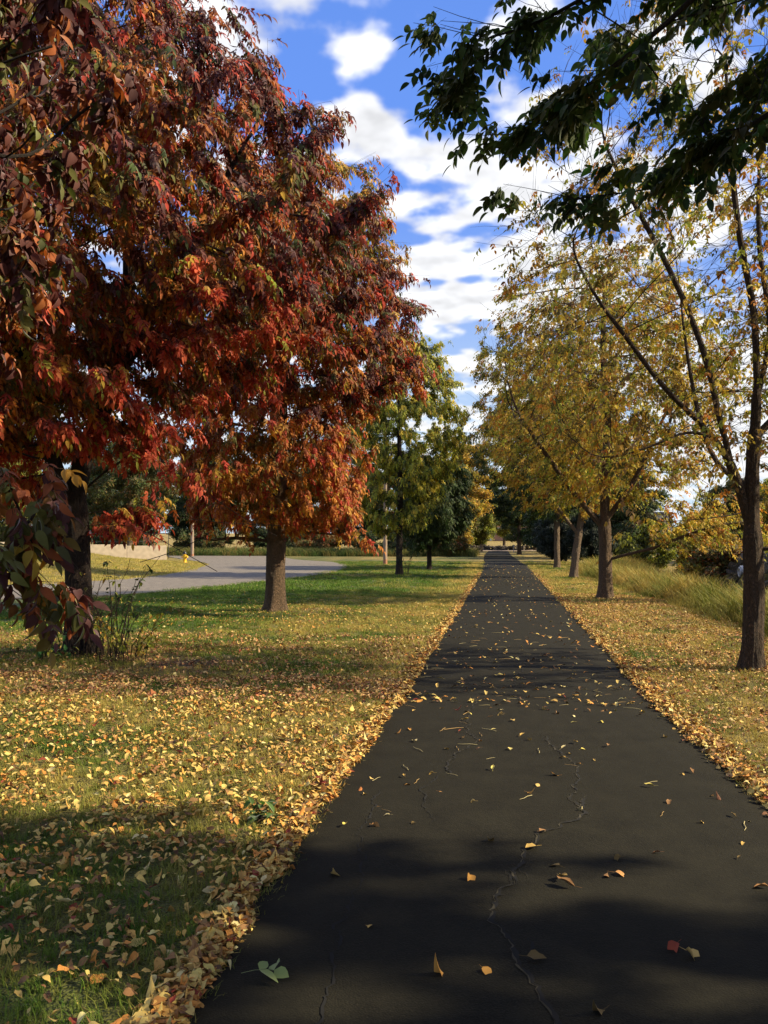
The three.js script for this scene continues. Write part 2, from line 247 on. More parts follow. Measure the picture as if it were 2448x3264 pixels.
// ------------------------------------------------------------------ trees: a skeleton grown towards points spread through the crown
function grow(R, lines, pts, D, kill, reach, lift) {
  const X = [], Y = [], Z = [], P = [], kids = [];
  const add = (x, y, z, p) => { X.push(x); Y.push(y); Z.push(z); P.push(p); kids.push(0); if (p >= 0) kids[p]++; return X.length - 1; };
  for (const line of lines) {
    let p = -1;
    if (X.length) { let best = 1e9; for (let i = 0; i < X.length; i++) { const d = (X[i] - line[0][0]) ** 2 + (Y[i] - line[0][1]) ** 2 + (Z[i] - line[0][2]) ** 2; if (d < best) { best = d; p = i; } } } else p = add(...line[0], -1);
    const cv = new THREE.CatmullRomCurve3([new THREE.Vector3(X[p], Y[p], Z[p]), ...line.slice(1).map((q) => new THREE.Vector3(...q))]), n = Math.max(2, Math.round(cv.getLength() / D));
    for (let i = 1; i <= n; i++) { const q = cv.getPointAt(i / n); p = add(q.x, q.y, q.z, p); }
  }
  const N = pts.length, near = new Int32Array(N).fill(-1), dist = new Float64Array(N).fill(1e9), alive = new Uint8Array(N).fill(1); let from = 0;
  for (let it = 0; it < 160; it++) {
    const to = X.length; if (from === to) break;
    for (let a = 0; a < N; a++) if (alive[a]) { const q = pts[a]; for (let i = from; i < to; i++) { const dx = q[0] - X[i], dy = q[1] - Y[i], dz = q[2] - Z[i], d = dx * dx + dy * dy + dz * dz; if (d < dist[a]) { dist[a] = d; near[a] = i; } } if (dist[a] < kill * kill) alive[a] = 0; }
    const pull = new Map();
    for (let a = 0; a < N; a++) if (alive[a] && dist[a] < reach * reach) { const i = near[a], d = Math.sqrt(dist[a]); let v = pull.get(i); if (!v) pull.set(i, v = [0, 0, 0]); v[0] += (pts[a][0] - X[i]) / d; v[1] += (pts[a][1] - Y[i]) / d; v[2] += (pts[a][2] - Z[i]) / d; }
    from = to;
    for (const [i, v] of pull) { if (kids[i] > 3) { for (let a = 0; a < N; a++) if (near[a] === i) alive[a] = 0; continue; } let l = Math.hypot(...v) || 1; const dx = v[0] / l + R.g() * 0.22, dy = v[1] / l + lift + R.g() * 0.22, dz = v[2] / l + R.g() * 0.22; l = Math.hypot(dx, dy, dz) || 1; add(X[i] + D * dx / l, Y[i] + D * dy / l, Z[i] + D * dz / l, i); }
  }
  return { X, Y, Z, P };
}
function tube(out, pts, rad, sides, flare) {   // appends a tapered tube through pts
  const base = out.p.length / 3, n = pts.length; let len = 0; const T = new THREE.Vector3(), N = new THREE.Vector3(1, 0, 0), Bn = new THREE.Vector3(), k = Math.max(1, Math.round(2 * Math.PI * rad[0] / 0.28));
  for (let i = 0; i < n; i++) {
    const a = pts[Math.max(0, i - 1)], b = pts[Math.min(n - 1, i + 1)]; T.set(b[0] - a[0], b[1] - a[1], b[2] - a[2]).normalize();
    if (!i && Math.abs(T.x) > 0.9) N.set(0, 1, 0); N.addScaledVector(T, -N.dot(T)).normalize(); Bn.crossVectors(T, N);
    if (i) len += Math.hypot(pts[i][0] - pts[i - 1][0], pts[i][1] - pts[i - 1][1], pts[i][2] - pts[i - 1][2]);
    for (let s = 0; s <= sides; s++) {
      const an = (s % sides) / sides * 2 * Math.PI; let r = rad[i];
      if (flare) { const h = pts[i][1]; const ca = Math.cos(an), sa = Math.sin(an), rg = 1 - Math.abs(n3(ca * 3.6 + flare, sa * 3.6, h * 1.3)) - 0.5 * Math.abs(n3(ca * 8, sa * 8 + flare, h * 3)); r += 0.013 * (rg - 0.45) * Math.min(1, rad[i] / 0.1); r *= 1 + 0.05 * n3(ca, sa, h * 1.1 + flare) + 0.04 * Math.sin(an * 3 + 1) + 0.03 * n2(an * 0.9 + flare, h * 1.5) + 0.22 * Math.exp(-Math.max(0, h) / 0.4) + Math.exp(-Math.max(0, h) / 0.13) * (0.34 + 0.16 * Math.sin(an * 5 + flare) + 0.1 * Math.sin(an * 3)); }
      const nx = N.x * Math.cos(an) + Bn.x * Math.sin(an), ny = N.y * Math.cos(an) + Bn.y * Math.sin(an), nz = N.z * Math.cos(an) + Bn.z * Math.sin(an);
      out.p.push(pts[i][0] + nx * r, pts[i][1] + ny * r, pts[i][2] + nz * r); out.n.push(nx, ny, nz); out.u.push(k * s / sides, len / 0.6);
      if (i && s < sides) { const q = base + (i - 1) * (sides + 1) + s, w = q + sides + 1; out.i.push(q, q + 1, w, q + 1, w + 1, w); }
    }
  }
}
const buf = () => ({ p: [], n: [], u: [], i: [] });
function bufGeo(o, normals = true) { const g = new THREE.BufferGeometry(); g.setAttribute('position', new THREE.Float32BufferAttribute(o.p, 3)); g.setAttribute('normal', new THREE.Float32BufferAttribute(o.n, 3)); g.setAttribute('uv', new THREE.Float32BufferAttribute(o.u, 2)); g.setIndex(o.i); return g; }
function inLobes(L, x, y, z) { let m = 9; for (const l of L) { const d = Math.hypot((x - l[0]) / l[3], (y - l[1]) / l[4], (z - l[2]) / l[5]); if (d < m) m = d; } return m; }
const camDir = new THREE.Vector3(0, 0, -1).applyEuler(camera.rotation);
/* o: name, label, base [x, z], lobes, trunk (poly lines), radius, seed, points, step, leaves, leafSet, scale, color(x, y, z, depth, R), bark, limbs, single (leaves built one by one) */
function tree(o) {
  const R = RNG(o.seed), y0 = ground(o.base[0], o.base[1]) - 0.03, root = thing(o.name, o.label, o.category || 'tree', [o.base[0], y0, o.base[1]], o.group);
  const wsum = o.lobes.reduce((s, l) => s + l[3] * l[4] * l[5] * (l[6] || 1), 0), pts = [];
  for (const l of o.lobes) { const n = Math.round(o.points * l[3] * l[4] * l[5] * (l[6] || 1) / wsum); for (let i = 0; i < n; i++) { let x, y, z, d; do { x = R.r(-1, 1); y = R.r(-1, 1); z = R.r(-1, 1); d = x * x + y * y + z * z; } while (d > 1); const k = d > 0 ? Math.pow(Math.sqrt(d), -0.45) : 1, kk = Math.sqrt(d) * k > 1 ? 1 / Math.sqrt(d) : k, e = 1 + 0.16 * n3(x * 2.3 + o.seed, y * 2.3, z * 2.3); const q = [l[0] + x * kk * l[3] * e, l[1] + y * kk * l[4] * e, l[2] + z * kk * l[5] * e]; if (q[1] > 0.5) pts.push(q); } }
  const S = grow(R, o.trunk, pts, o.step, o.step * (o.killf || 1.7), o.reach || 2.6, o.lift ?? 0.12), n = S.X.length;
  const w = new Float64Array(n), child = new Int32Array(n).fill(-1), cw = new Float64Array(n), cnt = new Int32Array(n);
  for (let i = n - 1; i >= 0; i--) { if (!cnt[i]) w[i] = 1; const p = S.P[i]; if (p >= 0) { cnt[p]++; w[p] += w[i]; if (w[i] > cw[p]) { cw[p] = w[i]; child[p] = i; } } }
  const rad = new Float64Array(n), ex = o.ex || (o.far ? 0.6 : 0.54), tipR = o.tip || 0.003; for (let i = 0; i < n; i++) rad[i] = Math.max(tipR, o.radius * Math.pow(w[i] / w[0], ex));
  let main = 0; { const h = S.Y; let i = 0; while (i >= 0 && h[i] < 0.6) i = child[i]; const r1 = rad[Math.max(0, i)]; for (let j = 0; j < n; j++) if (h[j] < 0.7 && j < 12) rad[j] = Math.max(rad[j], r1); }
  for (let pass = 0; pass < 4; pass++) for (let i = 1; i < n; i++) { const p = S.P[i], c = child[i]; if (c >= 0 && p > 0) { S.X[i] = S.X[i] * 0.5 + 0.25 * (S.X[p] + S.X[c]); S.Y[i] = S.Y[i] * 0.5 + 0.25 * (S.Y[p] + S.Y[c]); S.Z[i] = S.Z[i] * 0.5 + 0.25 * (S.Z[p] + S.Z[c]); } }
  const chains = [], at = (i) => [S.X[i], S.Y[i], S.Z[i]];
  for (let i = 0; i < n; i++) { const p = S.P[i]; if (p >= 0 && child[p] === i) continue; const c = p >= 0 ? [p] : []; for (let j = i; j >= 0; j = child[j]) c.push(j); if (c.length > 1) chains.push(c); }
  chains.sort((a, b) => rad[b[1]] - rad[a[1]]);
  const twigs = buf(); let made = 0;
  chains.forEach((c, k) => {
    const rr = c.map((i) => rad[i]); if (S.P[c[1]] === c[0] && k) rr[0] = Math.min(rr[0], rr[1] * 1.12);
    const r0 = rr[Math.min(1, rr.length - 1)], sides = o.far ? (k ? 4 : 7) : r0 > 0.1 ? 16 : r0 > 0.04 ? 9 : r0 > 0.014 ? 6 : r0 > 0.006 ? 4 : 3;
    if (k === 0) {
      const b = buf(); let q = c.map(at), qr = rr;
      if (!o.far) { const q2 = [], r2 = []; const hs = [0, 0.04, 0.09, 0.15, 0.22, 0.3, 0.4]; const top = q.findIndex((e) => e[1] > 0.45); for (const h of hs) { const t = h / Math.max(0.45, q[top][1]); q2.push([q[0][0] + (q[top][0] - q[0][0]) * t, h, q[0][2] + (q[top][2] - q[0][2]) * t]); r2.push(qr[top]); } for (let m = top; m < q.length - 1; m++) { const fineN = q[m][1] < 3.6 ? 6 : 1; for (let e = 0; e < fineN; e++) { const t = e / fineN; q2.push([mix(q[m][0], q[m + 1][0], t), mix(q[m][1], q[m + 1][1], t), mix(q[m][2], q[m + 1][2], t)]); r2.push(mix(qr[m], qr[m + 1], t)); } } q2.push(q[q.length - 1]); r2.push(qr[qr.length - 1]); q = q2; qr = r2; }
      q[0][1] = -0.12; tube(b, q, qr, o.far ? 8 : 48, o.far ? 0 : 1 + o.seed); const g = bufGeo(b); if (!o.far) { g.computeVertexNormals(); const sN = 48, nn = g.attributes.normal; for (let r = 0; r < q.length; r++) { const a = r * (sN + 1), z = a + sN; const m = new THREE.Vector3().fromBufferAttribute(nn, a).add(new THREE.Vector3().fromBufferAttribute(nn, z)).normalize(); nn.setXYZ(a, m.x, m.y, m.z); nn.setXYZ(z, m.x, m.y, m.z); } } mesh('trunk', g, o.bark, root);
    } else if (made < (o.limbs ?? 8) && r0 > 0.016) { const b = buf(); tube(b, c.map(at), rr, sides, 0); mesh('limb', bufGeo(b), o.bark, root); made++; }
    else tube(twigs, c.map(at), rr, sides, 0);
  });
  const wood = []; for (let i = 1; i < n; i++) if (w[i] <= (o.tips || 5)) for (let b = o.boost ? o.boost(S.X[i], S.Y[i], S.Z[i]) : 1; b > 0; b--) wood.push(i);
  const fine = [];   // thin last shoots that carry most of the leaves
  for (let k = 0; k < (o.shoots || 0); k++) {
    const i = wood[Math.floor(R() * wood.length)], p = S.P[i]; let dx = S.X[i] - S.X[p], dy = S.Y[i] - S.Y[p], dz = S.Z[i] - S.Z[p]; const l0 = Math.hypot(dx, dy, dz) || 1, L = (o.shoot || 0.4) * R.r(0.4, 1.3);
    dx = dx / l0 + R.g() * 1.1; dy = dy / l0 + R.g() * 0.8 + 0.35; dz = dz / l0 + R.g() * 1.1; const l = Math.hypot(dx, dy, dz) || 1, q = [at(i)];
    for (let m = 1; m <= 3; m++) q.push([q[m - 1][0] + L / 3 * (dx / l + R.g() * 0.18), q[m - 1][1] + L / 3 * (dy / l + R.g() * 0.18 - (o.hang || 0) * m * 0.12), q[m - 1][2] + L / 3 * (dz / l + R.g() * 0.18)]);
    fine.push(q); tube(twigs, q, [0.0032, 0.0026, 0.0019, 0.0012].map((v) => v * (o.shootR || 1)), 3, 0);
  }
  if (twigs.i.length) { const t = mesh('twig_work', bufGeo(twigs), o.twigBark || o.bark, root); t.userData.kind = 'stuff'; }
  // leaves sit on the thin wood
  const cand = []; for (let i = 1; i < n; i++) if (w[i] <= (o.tips || 5)) for (let b = o.boost ? o.boost(S.X[i], S.Y[i], S.Z[i]) : 1; b > 0; b--) cand.push(i);
  const lists = o.leafSet.map(() => []), all = [], cx = o.lobes.reduce((s, l) => s + l[0], 0) / o.lobes.length, cz = o.lobes.reduce((s, l) => s + l[2], 0) / o.lobes.length, pv = new THREE.Vector3(), dv = new THREE.Vector3(), up = new THREE.Vector3();
  for (let k = 0; k < o.leaves && cand.length; k++) {
    const i = cand[Math.floor(R() * cand.length)], p = S.P[i], t = R(), j = o.jitter ?? 0.07;
    if (fine.length && R() < 0.8) { const q = fine[Math.floor(R() * fine.length)], f = 0.25 + 2.74 * R(), m = Math.floor(f), u = f - m; pv.set(mix(q[m][0], q[m + 1][0], u) + R.g() * j * 0.4, mix(q[m][1], q[m + 1][1], u) + R.g() * j * 0.4, mix(q[m][2], q[m + 1][2], u) + R.g() * j * 0.4); }
    else pv.set(mix(S.X[p], S.X[i], t) + R.g() * j, mix(S.Y[p], S.Y[i], t) + R.g() * j, mix(S.Z[p], S.Z[i], t) + R.g() * j);
    dv.set(pv.x - cx, 0, pv.z - cz).normalize().multiplyScalar(0.65); dv.x += R.g() * 0.9; dv.z += R.g() * 0.9; dv.y = R.g() * 0.5 - (o.droop ?? 0.35); up.set(R.g() * 0.5, 1, R.g() * 0.5);
    const depth = inLobes(o.lobes, pv.x, pv.y, pv.z), col = o.color(pv.x, pv.y, pv.z, depth, R); if (!col) continue;
    all.push([basis(pv, dv, up, (o.scale || 1) * R.r(0.6, 1.22)), col, Math.floor(R() * o.leafSet.length), pv.x + o.base[0], pv.y + y0, pv.z + o.base[1]]);
  }
  if (o.single) {   // the leaves nearest the viewer, in view, are meshes of their own
    const score = all.map((e, i) => { const d = new THREE.Vector3(e[3], e[4] - 1.6, e[5]), l = d.length(), a = d.dot(camDir) / l; return [a > 0.79 ? l : 1e6 + l, i]; }).sort((a, b) => a[0] - b[0]).slice(0, o.single);
    for (const [s, i] of score) { if (s > 1e5) continue; const e = all[i]; const m = mesh('leaf', o.leafSet[e[2]], tint(e[1]), root); m.matrix.copy(e[0]); m.matrix.decompose(m.position, m.quaternion, m.scale); all[i] = null; }
  }
  for (const e of all) if (e) lists[e[2]].push([e[0], e[1]]);
  lists.forEach((l, k) => { if (l.length) instanced('foliage', o.leafSet[k], leafMat, l, root); });
  return root;
}
const vary = (c, R, a = 0.3) => { const k = 1 + R.g() * a; return [c[0] * k, c[1] * k * (1 + R.g() * a * 0.4), c[2] * k]; };
function pick(R, list) { let s = 0; for (const e of list) s += e[0]; let t = R() * s; for (const e of list) { t -= e[0]; if (t <= 0) return e[1]; } return list[0][1]; }
const C = { wine: [0.085, 0.016, 0.016], maroon: [0.13, 0.026, 0.016], plum: [0.12, 0.045, 0.045], red: [0.44, 0.045, 0.018], coral: [0.64, 0.12, 0.04], rust: [0.36, 0.10, 0.016], orange: [0.54, 0.20, 0.018], gold: [0.56, 0.34, 0.035], yellow: [0.66, 0.50, 0.06], lime: [0.36, 0.37, 0.035], olive: [0.13, 0.125, 0.018], moss: [0.07, 0.085, 0.014], green: [0.06, 0.105, 0.018], deep: [0.027, 0.052, 0.014], bronze: [0.19, 0.11, 0.025], tan: [0.33, 0.20, 0.07] };
// ------------------------------------------------------------------ the trees
const redTree = (low) => (x, y, z, d, R) => {
  const n = n3(x * 0.8 + 5, y * 0.8, z * 0.8 + low);
  if (d > 0.80 + 0.25 * n) return vary(pick(R, y < low + 1.1 * n ? [[3, C.red], [4, C.coral], [1.4, C.rust], [0.8, C.maroon], [0.9, C.gold], [0.6, C.lime]] : n > 0.3 && y < 6.6 ? [[2, C.bronze], [1.6, C.olive], [1.4, C.rust], [1.2, C.maroon], [1, C.gold], [1, C.moss]] : [[2.8, C.maroon], [1.4, C.wine], [2, C.plum], [1.8, C.red], [1.5, C.rust], [1, C.moss], [0.8, C.bronze]]), R);
  if (d > 0.55) return vary(pick(R, [[2.2, C.rust], [1.6, C.maroon], [1.4, C.orange], [1.2, C.bronze], [1, C.olive], [0.8, C.red]]), R);
  return vary(pick(R, [[2.2, C.orange], [2.4, C.gold], [1, C.olive], [1.4, C.lime], [0.8, C.rust], [0.8, C.yellow]]), R);
};
tree({ name: 'ash_tree', label: 'near red ash whose drooping leaves hang in from the left edge, trunk out of view', group: undefined, base: [-5.3, -4.9], seed: 101, radius: 0.17, step: 0.17, points: 1500, trunk: [[[0, 0, 0], [0.05, 1.5, 0], [0, 3.2, 0.05], [0.1, 5.5, 0], [0, 8, 0]], [[0, 1.7, 0], [1.2, 1.75, 0.1], [2.0, 1.6, 0.3], [2.7, 1.45, 0.35]], [[0, 2.5, 0], [1.1, 3.2, 0.1], [2.2, 3.9, 0.2]]],
  lobes: [[0, 5.2, 0, 2.6, 3.2, 2.6], [1.7, 4.4, 0.2, 1.2, 1.35, 1.2, 2], [2.5, 1.55, 0.4, 0.42, 0.4, 0.5, 11]], shoots: 900, shoot: 0.4, hang: 0.5, boost: (x, y, z) => (y < 2.4 && x > 1.9 ? 2 : 1), leaves: 8500, leafSet: ASHBIG, scale: 0.9, droop: 0.55, single: 300, bark: BARK.dark, limbs: 10,
  color: (x, y, z, d, R) => vary(pick(R, y < 2.2 ? [[2, C.plum], [1.2, C.wine], [0.7, C.moss], [1.2, C.olive], [2, C.bronze], [1.4, C.rust], [0.3, C.gold]] : [[2.6, C.maroon], [2.6, C.wine], [1.2, C.rust], [0.6, C.plum], [1, C.olive], [0.6, C.bronze], [0.6, C.moss]]), R) });
tree({ name: 'ash_tree', label: 'large dark red ash with suckers round its trunk, nearest trunk on the left lawn', base: [-5.79, -11.61], seed: 102, radius: 0.17, step: 0.2, points: 3600, leafWood: 0.013,
  trunk: [[[0, 0, 0], [-0.02, 1.2, 0], [-0.05, 2.4, 0.02], [0.25, 3.4, -0.1], [0.55, 4.6, -0.2], [0.6, 6.5, -0.1], [0.4, 8.6, 0]], [[-0.05, 1.9, 0], [-0.35, 2.9, 0.3], [-0.5, 3.8, 0.5], [-0.8, 5.2, 0.8], [-1.2, 7, 1]], [[0.3, 3.5, 0], [1.1, 4.4, 0.4], [1.9, 5.6, 0.6], [2.4, 6.6, 0.6]], [[0, 2.2, 0], [0.9, 2.75, 0.3], [1.8, 2.35, 0.5], [2.5, 1.85, 0.5], [2.9, 1.65, 0.4]], [[0, 2.0, 0], [0.8, 2.0, -0.2], [1.7, 1.85, -0.5], [2.7, 1.8, -0.6]], [[0, 1.8, 0], [0.9, 1.8, 0.3], [1.5, 1.55, 0.6], [2.2, 1.2, 0.7]]],
  lobes: [[0.2, 5.9, 0, 3.75, 2.4, 3.2], [-0.7, 8.3, 0, 2.5, 2.3, 2.2], [-0.7, 3.8, 0.4, 2.5, 1.05, 2.4, 1.3], [-2.0, 3.6, 0.2, 1.8, 1.7, 1.9, 1.3]], boost: (x, y, z) => (y < 2.3 && x > 0.9 ? 0 : 2), shoots: 4200, shoot: 0.55, hang: 0.4, leaves: 44000, leafSet: ASH, droop: 0.45, scale: 0.95, single: 300, bark: BARK.dark, limbs: 24, color: redTree(4.7) });
tree({ name: 'ash_tree', label: 'orange and maroon ash with bare grey trunk, second along the left lawn', base: [-4.93, -18.99], seed: 103, radius: 0.205, step: 0.22, points: 3200,
  trunk: [[[0, 0, 0], [0, 1.2, 0], [0.05, 2.6, 0], [0.1, 5, 0], [0.4, 7.5, 0], [0.6, 9.6, 0]], [[0, 1.5, 0], [-1, 1.65, 0.3], [-2, 1.35, 0.5], [-2.9, 1.1, 0.5]], [[0, 1.7, 0], [1.0, 1.75, 0.5], [2.0, 1.6, 0.8]]],
  lobes: [[0.25, 6.2, 0, 3.0, 2.1, 2.8], [0.6, 8.0, 0, 2.0, 2.2, 2.0], [-0.1, 3.3, 0.2, 2.1, 1.5, 2.2, 1.4]], boost: (x, y, z) => (y < 1.9 && x < -0.8 ? 0 : 2), shoots: 3600, shoot: 0.55, hang: 0.4, leaves: 27000, leafSet: ASH, droop: 0.45, scale: 1.0, single: 300, bark: BARK.ash, twigBark: BARK.dark, limbs: 16, leafWood: 0.013,
  color: (x, y, z, d, R) => { const top = y > 7.6 && x > 0.6; if (top) return vary(pick(R, [[2, C.orange], [2, C.olive], [2, C.gold], [1, C.rust], [1, C.bronze]]), R); if (y < 4.6 + 1.6 * n3(x * 0.7, y * 0.7, z * 0.7 + 30)) return vary(pick(R, d > 0.75 ? [[2.4, C.rust], [1.6, C.orange], [1.3, C.red], [0.8, C.gold], [0.8, C.bronze]] : [[2, C.orange], [2, C.bronze], [1.4, C.olive], [1, C.gold]]), R); return redTree(0)(x, y, z, d, R); } });
tree({ name: 'ash_tree', label: 'yellow green ash with thin dark trunk beside the grey utility pole', base: [-4.48, -38.68], seed: 104, radius: 0.13, step: 0.27, points: 1500, trunk: [[[0, 0, 0], [0, 1.4, 0], [0.05, 3.5, 0], [0, 7, 0], [0.1, 10, 0]]],
  lobes: [[0.35, 6.4, 0, 2.6, 3.0, 2.5], [0.5, 8.8, 0, 1.9, 1.8, 1.8], [-0.2, 3.5, 0.2, 2.0, 1.6, 2.0]], shoots: 1200, shoot: 0.6, leaves: 13000, leafSet: ASH, scale: 1.3, droop: 0.5, bark: BARK.dark, limbs: 4, color: (x, y, z, d, R) => vary(pick(R, d > 0.6 ? [[4, C.lime], [1.5, C.olive], [1.4, C.yellow], [0.8, C.green]] : [[2, C.green], [2, C.lime], [1, C.olive]]), R) });
tree({ name: 'broadleaf_tree', label: 'low dark green tree on the lawn just right of the thin dark trunk', base: [-3.75, -46], seed: 105, radius: 0.11, step: 0.3, points: 700, trunk: [[[0, 0, 0], [0, 1.4, 0], [0, 5, 0]]], lobes: [[0.2, 3.5, 0, 1.75, 2.3, 1.7]], shoots: 500, shoot: 0.6, shoots: 1500, shoot: 0.7, leaves: 13000, leafSet: ASH, scale: 1.3, bark: BARK.dark, limbs: 2, color: (x, y, z, d, R) => vary(pick(R, [[3, C.deep], [3, C.green], [1, C.moss]]), R) });
// right row
tree({ name: 'ash_tree', label: 'dark green ash leaning over the camera, leaves silhouetted in the upper right corner', base: [3.0, 0.6], seed: 111, radius: 0.2, step: 0.2, reach: 3, leafWood: 0.011, trunk: [[[0, 0, 0], [0, 1.6, 0], [-0.1, 3, -0.1], [-0.2, 5.5, -0.3], [-0.2, 8.4, 0]], [[0, 2.3, 0], [-0.2, 3.1, -1.2], [-0.5, 3.6, -2.8], [-1.15, 3.82, -4.3], [-1.75, 3.72, -5.2], [-2.4, 3.5, -5.6]], [[0, 3, 0], [-0.6, 4.2, -1.8], [-1.2, 4.7, -3.6], [-1.9, 4.6, -4.7], [-2.9, 4.4, -5.5]], [[0, 3.2, 0], [0.2, 5, -2], [-0.2, 5.6, -4]], [[-0.5, 4.1, -1.5], [-1.6, 4.2, -3.4], [-2.2, 4.05, -4.8], [-2.9, 3.9, -5.5]]],
  lobes: [[0.3, 6.2, -0.4, 4.9, 2.9, 5.2], [3.6, 4.1, -1.0, 2.9, 1.9, 4.1, 2], [0.9, 4.5, -4.9, 1.7, 1.35, 1.2, 4], [-2.98, 4.42, -5.6, 0.38, 0.42, 0.35, 13], [-2.6, 4.3, -5.5, 0.55, 0.5, 0.4, 12], [-1.9, 4.3, -5.4, 0.6, 0.5, 0.5, 10], [-1.2, 4.3, -4.9, 0.8, 0.5, 0.6, 5], [-2.85, 3.92, -5.6, 0.3, 0.2, 0.3, 22], [-2.4, 3.4, -5.6, 0.4, 0.2, 0.3, 28], [-1.95, 3.52, -5.5, 0.38, 0.2, 0.3, 22], [-1.55, 3.75, -5.4, 0.32, 0.22, 0.3, 20]], boost: (x, y, z) => (z < -4.2 && x < -0.4 && y < 5.2 ? 5 : x > 1.2 ? 6 : 4), points: 4600, shoots: 8000, shoot: 0.36, leaves: 60000, leafSet: GASH, scale: 0.72, droop: 0.25, single: 300, bark: BARK.dark, limbs: 20,
  color: (x, y, z, d, R) => vary(pick(R, x > -1.5 ? [[1, C.green], [2, C.moss], [2.4, C.olive], [1.2, C.bronze], [0.8, C.lime], [0.5, C.gold]] : [[2, C.deep], [3, C.green], [1.4, C.moss]]), R) });
tree({ name: 'ash_tree', label: 'bare limbed forked ash with few yellow leaves, standing nearest on the right of the path', base: [2.99, -11.27], seed: 112, radius: 0.115, step: 0.15, points: 3600, killf: 1.5, ex: 0.57, shoots: 4600, shoot: 0.5, trunk: [[[0, 0, 0], [0.04, 1.18, 0], [0.02, 1.76, 0], [0.02, 2.35, 0], [0.09, 3.25, 0], [0.06, 4.4, 0.05], [-0.09, 5.25, 0.05], [-0.2, 6.3, 0.1], [-0.25, 7.6, 0.1]], [[0.0, 1.6, 0], [-0.16, 2.35, 0.05], [-0.4, 3.2, 0.1], [-0.49, 3.7, 0.12], [-0.75, 4.45, 0.15], [-1.1, 5.2, 0.2], [-1.4, 5.75, 0.25], [-1.8, 6.6, 0.3]], [[-0.2, 2.45, 0.05], [-0.58, 2.95, 0.3], [-1.1, 3.4, 0.5], [-1.5, 3.95, 0.6], [-1.95, 4.55, 0.7], [-2.3, 5.3, 0.8]], [[-0.5, 2.8, 0.2], [-0.93, 2.88, 0.6], [-1.2, 2.7, 0.7], [-1.5, 2.6, 0.75], [-2.0, 2.5, 0.8]], [[-0.1, 2.0, 0], [-0.6, 1.85, 0.5], [-1.2, 1.8, 0.8], [-1.8, 1.65, 1.0]], [[0.09, 3.25, 0], [0.3, 4.2, -0.1], [0.2, 5.2, -0.2], [0.25, 6.6, -0.3]], [[0.04, 1.45, 0], [0.5, 1.5, 0.1], [1.0, 1.75, 0.2], [1.6, 2.3, 0.3]], [[0.05, 2.9, 0], [0.7, 3.5, -0.2], [1.3, 4.4, -0.3]], [[0, 2.2, 0], [-0.2, 2.6, -0.8], [-0.3, 3.6, -1.6], [-0.4, 5, -2]]],
  lobes: [[-0.5, 4.9, 0, 2.5, 2.2, 2.4], [-0.4, 6.7, 0, 2.2, 1.5, 2.0], [-1.0, 2.9, 0.6, 1.6, 0.8, 1.3, 1.2], [1.8, 4.2, -0.3, 1.9, 2.0, 2.3, 1.5]], leaves: 5200, leafSet: SMALL, scale: 0.9, droop: 0.3, jitter: 0.05, bark: BARK.dusk, limbs: 34, color: (x, y, z, d, R) => vary(pick(R, [[1.2, C.olive], [2.2, C.gold], [0.8, C.bronze], [2, C.lime], [0.6, C.orange], [0.8, C.tan], [2, C.yellow]]), R) });
const golden = (g) => (x, y, z, d, R) => { const n = n3(x * 0.7 + g, y * 0.7, z * 0.7); return vary(pick(R, n > 0.45 ? [[1.4, C.orange], [2.4, C.gold], [1.6, C.yellow], [1, C.lime]] : n < -0.35 ? [[1.4, C.olive], [2.6, C.lime], [0.6, C.moss], [1, C.yellow], [0.5, C.bronze]] : [[2.6, C.gold], [0.3, C.bronze], [0.6, C.olive], [2.2, C.lime], [0.7, C.tan], [3.2, C.yellow], [0.4, C.orange]]), R); };
tree({ name: 'ash_tree', label: 'full golden ash, second trunk up the right side of the path', base: [2.73, -24.42], seed: 113, radius: 0.17, step: 0.21, points: 3000, killf: 1.5, trunk: [[[0, 0, 0], [0.02, 1.3, 0], [0, 2.4, 0], [0.1, 4.4, 0], [0, 6.5, 0], [0.05, 9, 0]], [[0, 1.9, 0], [-0.7, 2.7, 0.2], [-1.5, 3.8, 0.4], [-2.3, 5, 0.5]], [[0, 2.1, 0], [0.8, 3.2, 0], [1.5, 4.8, 0]], [[0.02, 1.0, 0], [0.6, 1.25, 0.2], [1.3, 1.4, 0.4], [1.9, 1.7, 0.6], [2.8, 2.0, 0.8], [3.8, 2.1, 0.9]]],
  lobes: [[-0.1, 5.6, 0, 3.5, 2.5, 3.0], [-0.2, 7.7, 0, 2.5, 1.75, 2.4], [0.2, 3.6, 0.2, 2.4, 1.2, 2.2], [2.6, 2.0, 0.8, 1.7, 0.75, 1.2, 1.6]], shoots: 4500, shoot: 0.5, leaves: 16500, leafSet: SMALL, scale: 1.0, droop: 0.35, bark: BARK.ash, twigBark: BARK.dusk, limbs: 18, color: golden(3) });
tree({ name: 'ash_tree', label: 'tawny ash with a slanting trunk, third up the right side of the path', base: [2.9, -37.3], seed: 114, radius: 0.15, step: 0.26, points: 1900, trunk: [[[0, 0, 0], [0.15, 1.4, 0], [0.4, 3, 0], [0.3, 6, 0], [0.2, 9.6, 0]], [[0.2, 1.8, 0], [-0.7, 3, 0.3], [-1.8, 4.6, 0.5]]], lobes: [[-0.4, 5.8, 0, 3.3, 2.7, 3.0], [-0.8, 8.2, 0, 2.5, 1.8, 2.4], [0, 3.6, 0, 2.3, 1.1, 2.0]], shoots: 2500, shoot: 0.6, leaves: 13500, leafSet: SMALL, scale: 1.2, bark: BARK.pale, twigBark: BARK.dusk, limbs: 8, color: golden(9) });
